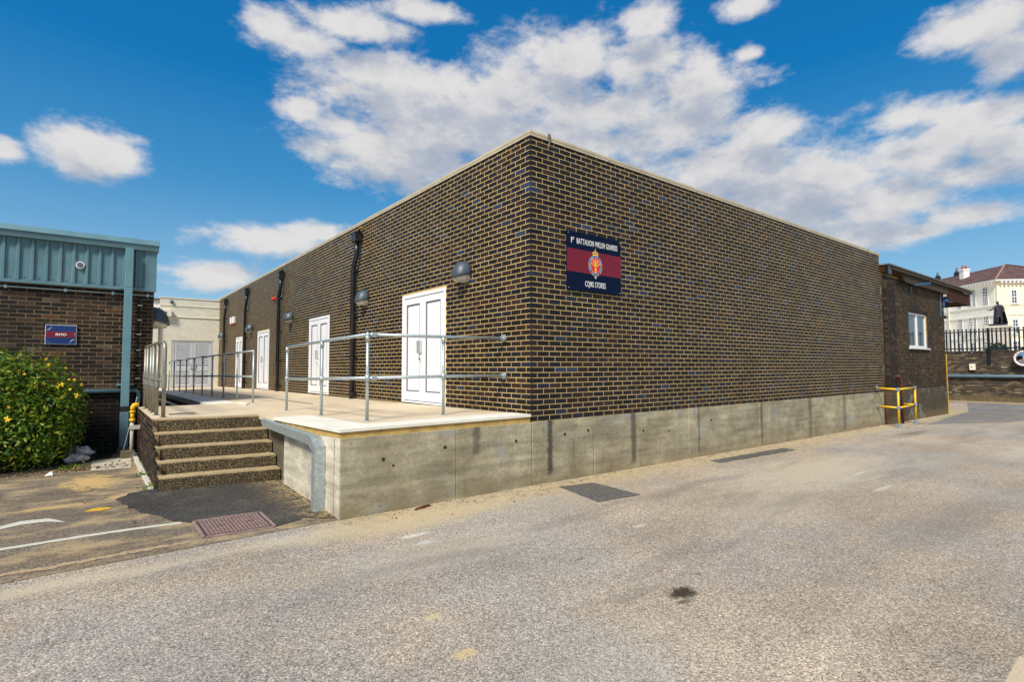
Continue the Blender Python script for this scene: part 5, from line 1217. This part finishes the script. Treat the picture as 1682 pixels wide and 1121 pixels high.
# chimney and two dark roof cowls
def at_px(px, py, u_line):   # helper kept in house metres: returns nothing pixel based
    return None
ch = MB(); cc_ = hp_(10.1, 3.6, 0)
ch.obox(cc_ + Vector((0, 0, 13.9)), ha, hb, (0, 0, 1), .42, .42, 1.1).obox(cc_ + Vector((0, 0, 15.1)), ha, hb, (0, 0, 1), .50, .50, .1)
cho = ch.build('chimney', M['stucco_w'], hs)
for s in (-.24, .24): MB().tube([cc_ + hb * s + Vector((0, 0, 15.2)), cc_ + hb * s + Vector((0, 0, 15.75))], .16, 10, r2=.13).build('chimney_pot', M['terracotta'], cho)
for (u, v, zb) in ((14.8, 6.0, 15.0), (19.2, 6.2, 15.1)):
    c = hp_(u, v, zb); mm = MB().obox(c, ha, hb, (0, 0, 1), .28, .28, .45).tube([c + Vector((0, 0, .45)), c + Vector((0, 0, .65)), c + Vector((0, 0, 1.35))], .40, 8, r2=.04)
    mm.build('roof_cowl', M['iron'], hs)

# ================================================================== STATUE
st = thing('statue', 'dark bronze robed statue with outstretched arm on a pale pedestal', 'statue', (55.4, 4.15, 1.15))
MB().box(54.7, 3.5, 1.15, 56.1, 4.85, 3.9).box(54.55, 3.35, 1.15, 56.25, 5.0, 1.5).box(54.6, 3.4, 3.9, 56.2, 4.95, 4.12).build('pedestal', M['stone'], st, bevel=.03)
MB().box(54.85, 3.66, 4.12, 56.0, 4.72, 4.28).build('bronze_base', M['bronze'], st, bevel=.02)
def skin_figure(name, joints, edges, mat, parent, org, sub=2):
    me = bpy.data.meshes.new(name); me.from_pydata([j[:3] for j in joints], edges, []); me.update()
    o = bpy.data.objects.new(name, me); COL.objects.link(o); o.parent = parent; o.location = Vector(org) - Vector(parent['_o'])
    me.materials.append(mat)
    o.modifiers.new('skin', 'SKIN'); 
    for i, v in enumerate(me.skin_vertices[0].data):
        v.radius = (joints[i][3], joints[i][4] if len(joints[i]) > 4 else joints[i][3]); v.use_root = (i == 0)
    s = o.modifiers.new('sub', 'SUBSURF'); s.levels = sub; s.render_levels = sub
    bpy.context.view_layer.update()
    m2 = bpy.data.meshes.new_from_object(o.evaluated_get(bpy.context.evaluated_depsgraph_get())); m2.name = name
    o.modifiers.clear(); o.data = m2; m2.polygons.foreach_set('use_smooth', [True] * len(m2.polygons)); bpy.data.meshes.remove(me)
    return o
# local frame: L = picture-left direction of the figure, F = facing the road
Lv = Vector((-.617, .787, 0)); Fv = Vector((-.787, -.617, 0))
def J(l, f, z, r, r2=None): p = Lv * l + Fv * f; return (p.x, p.y, z, r, r2 or r)
jn = [J(0, 0, 1.02, .20), J(0, .02, 1.25, .19), J(.01, .02, 1.50, .22), J(.02, .02, 1.63, .09), J(.05, .04, 1.72, .075), J(.07, .05, 1.82, .11), J(.07, .04, 1.93, .10),
      J(.20, .05, 1.50, .11), J(.42, .10, 1.30, .075), J(.62, .12, 1.16, .05), J(.78, .12, 1.17, .04), J(.90, .12, 1.20, .025),
      J(-.22, .03, 1.50, .12), J(-.34, .05, 1.22, .10), J(-.22, .16, 1.05, .08), J(-.12, .2, 1.03, .06),
      J(.12, .03, .80, .15), J(.14, .05, .48, .12), J(.16, .04, .12, .085), J(.26, .12, .05, .06), J(-.12, .0, .78, .16), J(-.16, .06, .46, .13), J(-.18, .0, .12, .09), J(-.12, .16, .05, .06)]
ed = [(0, 1), (1, 2), (2, 3), (3, 4), (4, 5), (5, 6), (2, 7), (7, 8), (8, 9), (9, 10), (10, 11), (2, 12), (12, 13), (13, 14), (14, 15), (0, 16), (16, 17), (17, 18), (18, 19), (0, 20), (20, 21), (21, 22), (22, 23)]
skin_figure('statue_body', jn, ed, M['bronze'], st, (55.4, 4.15, 4.28))
# long cloak hanging from the shoulders with folds
ck = MB(); nu, nv = 28, 12; org = Vector((55.4, 4.15, 4.28))
for j in range(nv + 1):
    tz = j / nv; z = 1.62 - 1.60 * tz
    for i in range(nu + 1):
        th = math.radians(-130 + 250 * i / nu)   # around the back
        rx = .26 + .20 * tz ** .8; ry = .20 + .16 * tz; fold = 1 + .09 * math.sin(i * 1.9 + tz * 1.5) * (.3 + tz)
        l = -.10 * tz - math.sin(th) * rx * fold - .03; f = -math.cos(th) * ry * fold
        if tz < .12: l *= .75; f *= .8
        p = org + Lv * l + Fv * f + Vector((0, 0, z)); ck.v.append(tuple(p))
for j in range(nv):
    for i in range(nu): a = j * (nu + 1) + i; ck.f.append((a, a + 1, a + nu + 2, a + nu + 1))
c_ = ck.build('cloak', M['bronze'], st, smooth=True); md = c_.modifiers.new('thick', 'SOLIDIFY'); md.thickness = .03
tn = MB()
for j in range(8):
    tz = j / 7; z = 1.12 - .55 * tz
    for i in range(20):
        th = 2 * math.pi * i / 20; fold = 1 + .07 * math.sin(i * 2.6); p = org + Lv * (math.cos(th) * (.21 + .07 * tz) * fold + .02) + Fv * (math.sin(th) * (.17 + .05 * tz) * fold + .02) + Vector((0, 0, z)); tn.v.append(tuple(p))
for j in range(7):
    for i in range(20): a = j * 20; tn.f.append((a + i, a + 20 + i, a + 20 + (i + 1) % 20, a + (i + 1) % 20))
tn.build('tunic', M['bronze'], st, smooth=True)

# ================================================================== LEAFY THINGS
def leaf_mat(name, stops):
    m, n = new_mat(name); r = n.node('ShaderNodeNewGeometry').outputs['Random Per Island']
    c = n.ramp(r, stops)
    b = n.node('ShaderNodeBsdfPrincipled', {'Base Color': c, 'Roughness': 0.5, 'Specular IOR Level': .4})
    tr = n.node('ShaderNodeBsdfTranslucent', {'Color': n.mix(1, c, (1.3, 1.5, .5), 'MULTIPLY')})
    mx = n.node('ShaderNodeMixShader', {0: .25, 1: b.outputs[0], 2: tr.outputs[0]})
    n.node('ShaderNodeOutputMaterial', {'Surface': mx.outputs[0]}); return m
M['leaf'] = leaf_mat('shrub_leaf', [(0, (.018, .06, .005)), (.3, (.045, .13, .010)), (.6, (.10, .21, .012)), (.82, (.20, .29, .015)), (1, (.38, .36, .03))])
M['leaf_d'] = leaf_mat('dark_leaf', [(0, (.010, .022, .006)), (1, (.04, .07, .015))])
def foliage(pts, nrm, size, name, mat, parent, seed=1):
    rs_ = np.random.RandomState(seed); n = len(pts); P = np.array(parent['_o'])
    d = nrm + rs_.normal(0, .75, (n, 3)); d /= np.linalg.norm(d, axis=1)[:, None]
    a = np.cross(d, rs_.normal(0, 1, (n, 3))); a /= np.linalg.norm(a, axis=1)[:, None]; b = np.cross(d, a)
    s = size * rs_.uniform(.6, 1.3, (n, 1)); w = s * .38
    v = np.stack([pts - a * s, pts - b * w + d * w * .35, pts + a * s, pts + b * w + d * w * .35], 1).reshape(-1, 3) - P
    me = bpy.data.meshes.new(name); me.vertices.add(4 * n); me.vertices.foreach_set('co', v.ravel())
    me.loops.add(4 * n); me.loops.foreach_set('vertex_index', np.arange(4 * n)); me.polygons.add(n)
    me.polygons.foreach_set('loop_start', np.arange(n) * 4); me.polygons.foreach_set('loop_total', np.full(n, 4)); me.update(); me.validate()
    me.materials.append(mat); o = bpy.data.objects.new(name, me); COL.objects.link(o); o.parent = parent; o['kind'] = 'stuff'; return o
def clump_points(lobes, n, seed, lo=.55):
    rs_ = np.random.RandomState(seed); P = []; N = []
    wts = np.array([l[3] * l[4] * l[5] for l in lobes]) ** .67; wts /= wts.sum()
    for k, l in enumerate(lobes):
        m = int(n * wts[k]); u = rs_.normal(0, 1, (m, 3)); u /= np.linalg.norm(u, axis=1)[:, None]
        r = rs_.uniform(lo, 1.0, (m, 1)) ** .6 * (1 + .10 * np.sin(u[:, :1] * 9 + k) * np.cos(u[:, 1:2] * 8) + rs_.normal(0, .05, (m, 1)))
        P.append(np.array(l[:3]) + u * r * np.array(l[3:6])); N.append(u)
    P = np.vstack(P); N = np.vstack(N); k = P[:, 2] > -.86; return P[k], N[k]
ground_sheet('planting_bed', ragged([(-8, 5.35), (-5.6, 5.4), (-5.0, 5.7), (-4.75, 6.3), (-4.45, 6.5), (-4.4, 7.09), (-8, 7.09)], .04), M['soil'], 0.014)
bush = thing('flowering_bush', 'big rounded green bush dotted with yellow flowers against the brown wall', 'bush', (-5.5, 6.2, -.87))
lobes = [(-6.25, 6.15, .08, 1.0, .75, .95), (-5.52, 6.3, .10, .62, .68, .86), (-5.27, 6.4, -.20, .46, .5, .66), (-7.3, 6.1, .1, 1.0, .8, .95), (-5.7, 5.85, -.35, .65, .5, .55), (-6.6, 5.8, -.3, .8, .55, .6), (-5.15, 6.5, .12, .36, .38, .40), (-5.95, 6.2, .55, .55, .5, .45)]
P_, N_ = clump_points(lobes, 17000, 3, .5)
foliage(P_, N_ + np.array((0, 0, .5)), .046, 'foliage', M['leaf'], bush, 4)
P2, N2 = clump_points([(l[0], l[1], l[2], l[3] * 1.03, l[4] * 1.03, l[5] * 1.04) for l in lobes], 5000, 8, .92)
foliage(P2, N2 + np.array((0, 0, .6)), .034, 'young_shoots', M['leaf_y'] if 'leaf_y' in M else leaf_mat('fresh_leaf', [(0, (.09, .16, .015)), (1, (.32, .33, .04))]), bush, 5)
rs9 = np.random.RandomState(12); SP = []; SN = []; tw = MB()
for i in range(150):       # uneven young shoots standing clear of the outline
    k = rs9.randint(len(P2)); p0 = P2[k]; up_ = N2[k] * .6 + np.array((0, 0, .9)) + rs9.normal(0, .25, 3); up_ /= np.linalg.norm(up_); Ls = rs9.uniform(.08, .26)
    if p0[2] < -.4: continue
    tw.tube([tuple(p0), tuple(p0 + up_ * Ls)], .003, 4, r2=.0015)
    for q in range(int(Ls * 55)): SP.append(p0 + up_ * Ls * rs9.uniform(.1, 1.05) + rs9.normal(0, .018, 3)); SN.append(up_)
foliage(np.array(SP), np.array(SN), .032, 'shoot_leaves', M['leaf'], bush, 6)
sb = MB(); rng = random.Random(3)
for i in range(26):
    l = rng.choice(lobes); b0 = (l[0] + rng.uniform(-.25, .25), l[1] + rng.uniform(-.2, .2), -.88); u = Vector((rng.uniform(-1, 1), rng.uniform(-1, 1), rng.uniform(.2, 1))).normalized()
    e_ = (l[0] + u.x * l[3] * .9, l[1] + u.y * l[4] * .9, l[2] + u.z * l[5] * .9); sb.tube([b0, ((b0[0] + e_[0]) / 2 + .05, (b0[1] + e_[1]) / 2, (b0[2] + e_[2]) / 2 + .1), e_], .014, 5, r2=.004)
M['bark'] = simple('bark', (.06, .04, .025), .8); sb.build('stems', M['bark'], bush); tw.build('twigs', M['bark'], bush, kind='stuff')
M['petal'] = simple('yellow_petal', (.85, .55, .01), .5, var=.1)
def flower(c, s=.04):
    mb = MB(); c = Vector(c); nrm = (Vector(CAM) - c).normalized() + Vector((rng.uniform(-.4, .4), rng.uniform(-.4, .4), rng.uniform(0, .6))); nrm.normalize()
    a = nrm.cross(Vector((0, 0, 1))).normalized(); b = a.cross(nrm)
    for k in range(5):
        th = 2 * math.pi * k / 5 + rng.random(); d1 = a * math.cos(th) + b * math.sin(th); d2 = a * -math.sin(th) + b * math.cos(th)
        mb.poly([c, c + d1 * s * .6 + d2 * s * .35 + nrm * s * .2, c + d1 * s * 1.15, c + d1 * s * .6 - d2 * s * .35 + nrm * s * .2])
    mb.build('flower', M['petal'], bush, recalc=False)
fdir = [(80, 599, .024), (122, 624, .026), (134, 632, .028), (101, 632, .040), (94, 637, .028), (125, 650, .044), (12, 689, .044), (72, 631, .022), (115, 640, .022), (76, 590, .024), (40, 615, .02), (108, 605, .02)]
surf = P_
for (px, py, s) in fdir:   # each flower sits on the leaf mass nearest to that sight line
    d = RIGHT * (px - 841) / 879 - UPV * (py - 560.5) / 879 + FWD; d /= np.linalg.norm(d)
    rel = surf - CAM; tt = rel @ d; dist = np.linalg.norm(rel - tt[:, None] * d, axis=1)
    near = np.where(dist < .06)[0]
    if len(near): flower(CAM + d * (tt[near].min() - .03), s)
for i in range(60):
    k = rng.randrange(len(P2))
    if N2[k][1] < .2: flower(P2[k] + N2[k] * .03, rng.uniform(.014, .022))
def weed(x, y, z, h, n, label, seed, mat='leaf', spread=.12):
    w = thing('weed', label, 'weed', (x, y, z), None); rs_ = np.random.RandomState(seed)
    p = np.array((x, y, z)) + np.abs(rs_.normal(0, 1, (n, 3))) * np.array((0, 0, h * .5)) + rs_.normal(0, 1, (n, 3)) * np.array((spread, spread, 0))
    foliage(p, np.tile(np.array((0, 0, 1.0)), (n, 1)), .028, 'leaves', M[mat], w, seed)
weed(-4.12, 3.05, -.86, .06, 60, 'small green weed at the front end of the kerb blocks', 1, spread=.05)
weed(-4.11, 4.05, -.86, .07, 50, 'small green weed halfway along the kerb blocks', 2, spread=.05)
weed(-4.75, 6.75, -.87, .35, 500, 'low dark weeds at the foot of the brown wall right of the bush', 3, 'leaf_d', .22)
weed(-5.0, 5.55, -.87, .08, 120, 'low green weed at the bush front edge by the litter', 4, spread=.10)
# clipped dark shrubs behind the fence
for i, (x, y, lb_) in enumerate(((50, 3.65, 'dark rounded shrub behind the iron fence under the statue'), (48, 1.35, 'dark rounded shrub behind the iron fence above the mirror'))):
    s_ = thing('shrub', lb_, 'shrub', (x, y, 1.15), 'dark shrubs behind the fence')
    p, n_ = clump_points([(x, y, 1.7, .75, .75, .85), (x, y + .3, 1.6, .6, .6, .6)], 3000, 20 + i, .6); foliage(p, n_, .09, 'foliage', M['leaf_d'], s_, 30 + i)

# gas riser, litter, bits on the ground
gp = thing('gas_riser', 'yellow valve on a pale pipe clamped by the landing wall', 'gas pipe', (-4.14, 6.2, -.87))
gxx, gyy = -4.17, 6.3
MB().tube([(gxx, gyy, -.87), (gxx, gyy, -.22)], .030, 10).build('pipe', M['stone'], gp, smooth=True)
MB().tube([(gxx, gyy, -.22), (gxx, gyy, -.17)], .048, 10).tube([(gxx, gyy, -.17), (gxx, gyy, -.06)], .036, 10).tube([(gxx, gyy, -.06), (gxx, gyy, -.03)], .05, 10).tube([(gxx, gyy, -.03), (gxx, gyy, .04), (gxx + .02, gyy, .075), (gxx + .09, gyy, .085)], .040, 10).build('valve', M['yellow'], gp, smooth=True)
MB().box(gxx - .04, gyy - .045, -.36, gxx + .12, gyy + .03, -.29).build('clamp', M['stone'], gp)
MB().box(gxx - .16, gyy - .12, -.88, gxx + .05, gyy + .14, -.74).build('base_block', M['conc_old'], gp, bevel=.01)
MB().tube([(gxx - .12, gyy + .1, -.78), (gxx + .07, gyy + .15, .22)], .007, 6).build('thin_rod', M['steel_plate'], gp)
def bag(c, s, label, mat, seed):
    t_ = thing('litter_bag', label, 'litter', c, 'litter bags by the bush'); rs_ = np.random.RandomState(seed); mb = MB(); mb.sphere(c, s[0], s[1], s[2], 18, 12)
    v = np.array(mb.v); ph = rs_.uniform(0, 6, 6)
    d = 1 + .13 * np.sin(v[:, 0] * 31 + ph[0]) * np.sin(v[:, 1] * 27 + ph[1]) + .10 * np.sin(v[:, 2] * 41 + v[:, 0] * 17 + ph[2]) + rs_.normal(0, .04, len(v))
    v = np.array(c) + (v - np.array(c)) * d[:, None]; v[:, 2] = np.maximum(v[:, 2], -.868); mb.v = v.tolist()
    mb.build('plastic', mat, t_)
    return t_
M['bag1'] = simple('white_plastic_bag', (.70, .68, .66), .35, var=.3, scale=9, dirt=((.10, .08, .08), .7)); M['bag2'] = simple('pink_white_packet', (.75, .60, .55), .4, var=.3, scale=12, dirt=((.05, .10, .35), .6))
bag((-4.93, 6.55, -.74), (.24, .14, .12), 'grey-white crumpled plastic bag lying by the bush', M['bag1'], 1)
bag((-4.95, 6.20, -.80), (.17, .10, .07), 'pinkish crumpled packet in front of the white bag', M['bag2'], 2)
pp = thing('paper_scrap', 'small white crumpled paper on the ground in front of the bush', 'litter', (-5.25, 5.0, -.86))
MB().poly([(-5.29, 5.0, -.86), (-5.24, 4.95, -.85), (-5.20, 5.02, -.80), (-5.25, 5.08, -.83)]).poly([(-5.24, 4.95, -.85), (-5.19, 4.96, -.86), (-5.20, 5.02, -.80)]).build('scrap', M['white'], pp)
# drifts of grit along the wall, leaves and grit on the road: loose, uncountable
def scatter(name, n, fn, smin, smax, mat, seed, label=None):
    rs_ = np.random.RandomState(seed); V = []; F = []
    for _ in range(n):
        x, y = fn(rs_); s = rs_.uniform(smin, smax) ** 1; z = zg(x, y) + .006; b = len(V)
        q = rs_.uniform(.6, 1.2, 3) * s; th = rs_.uniform(0, 6.28); c, sn = math.cos(th), math.sin(th)
        for (a, d, e_) in ((-1, 0, 0), (0, -1, .1), (1, 0, 0), (0, 1, .1), (.1, .1, .9)): V.append((x + (a * c - d * sn) * q[0], y + (a * sn + d * c) * q[1], z + e_ * q[2] * .8))
        F += [(b, b + 1, b + 4), (b + 1, b + 2, b + 4), (b + 2, b + 3, b + 4), (b + 3, b, b + 4)]
    me = mesh_from(name, V, F, mat); o = bpy.data.objects.new(name, me); COL.objects.link(o); o['kind'] = 'stuff'; o['label'] = label; o['category'] = 'debris'; return o
def stone_mat(name, stops):
    m, n = new_mat(name); finish(n, n.ramp(n.node('ShaderNodeNewGeometry').outputs['Random Per Island'], stops), .85); return m
M['grit'] = stone_mat('grit', [(0, (.10, .07, .04)), (.4, (.30, .22, .11)), (.8, (.50, .40, .24)), (1, (.65, .60, .50))])
M['dryleaf'] = stone_mat('dry_leaf_bits', [(0, (.03, .015, .008)), (.5, (.10, .05, .02)), (1, (.22, .13, .05))])
scatter('wall_foot_grit', 5000, lambda r: (lambda x: (x, -.02 - abs(r.normal(0, .18)) - .012))(r.uniform(-2.7, 14)), .003, .008, M['grit'], 1, 'sandy grit gathered along the foot of the concrete wall')
scatter('road_grit', 3500, lambda r: (r.uniform(-5, 9), r.uniform(-4.8, -.3)), .003, .008, M['grit'], 2, 'loose pale grit scattered over the road')
scatter('dead_leaf_bits', 200, lambda r: (lambda x: (x, -.03 - abs(r.normal(0, .25))))(r.uniform(-2.4, 13)), .006, .016, M['dryleaf'], 3, 'small dead leaf bits along the wall foot')
scatter('pavement_leaf_bits', 500, lambda r: (r.uniform(-6.5, -4.2), 5.2 + abs(r.normal(0, .25))), .010, .03, M['dryleaf'], 4, 'brown leaf litter at the front edge of the bush')
scatter('step_corner_grit', 700, lambda r: (-2.66 - abs(r.normal(0, .10)), r.uniform(.6, 2.75)), .004, .014, M['grit'], 5, 'sandy grit in the corner beside the steps')
lf = thing('rag_scrap', 'small dark red-brown rag scrap by the wall foot', 'litter', (-1.75, -.12, -.87))
MB().hexa([(-1.86, -.16, -.868), (-1.62, -.10, -.868), (-1.60, -.06, -.868), (-1.85, -.11, -.868), (-1.84, -.15, -.85), (-1.68, -.11, -.838), (-1.64, -.08, -.845), (-1.80, -.12, -.845)]).build('cloth', M['rust'], lf)
st.location = st.location + Lv * .3
for o in bpy.data.objects:
    if '_o' in o: del o['_o']
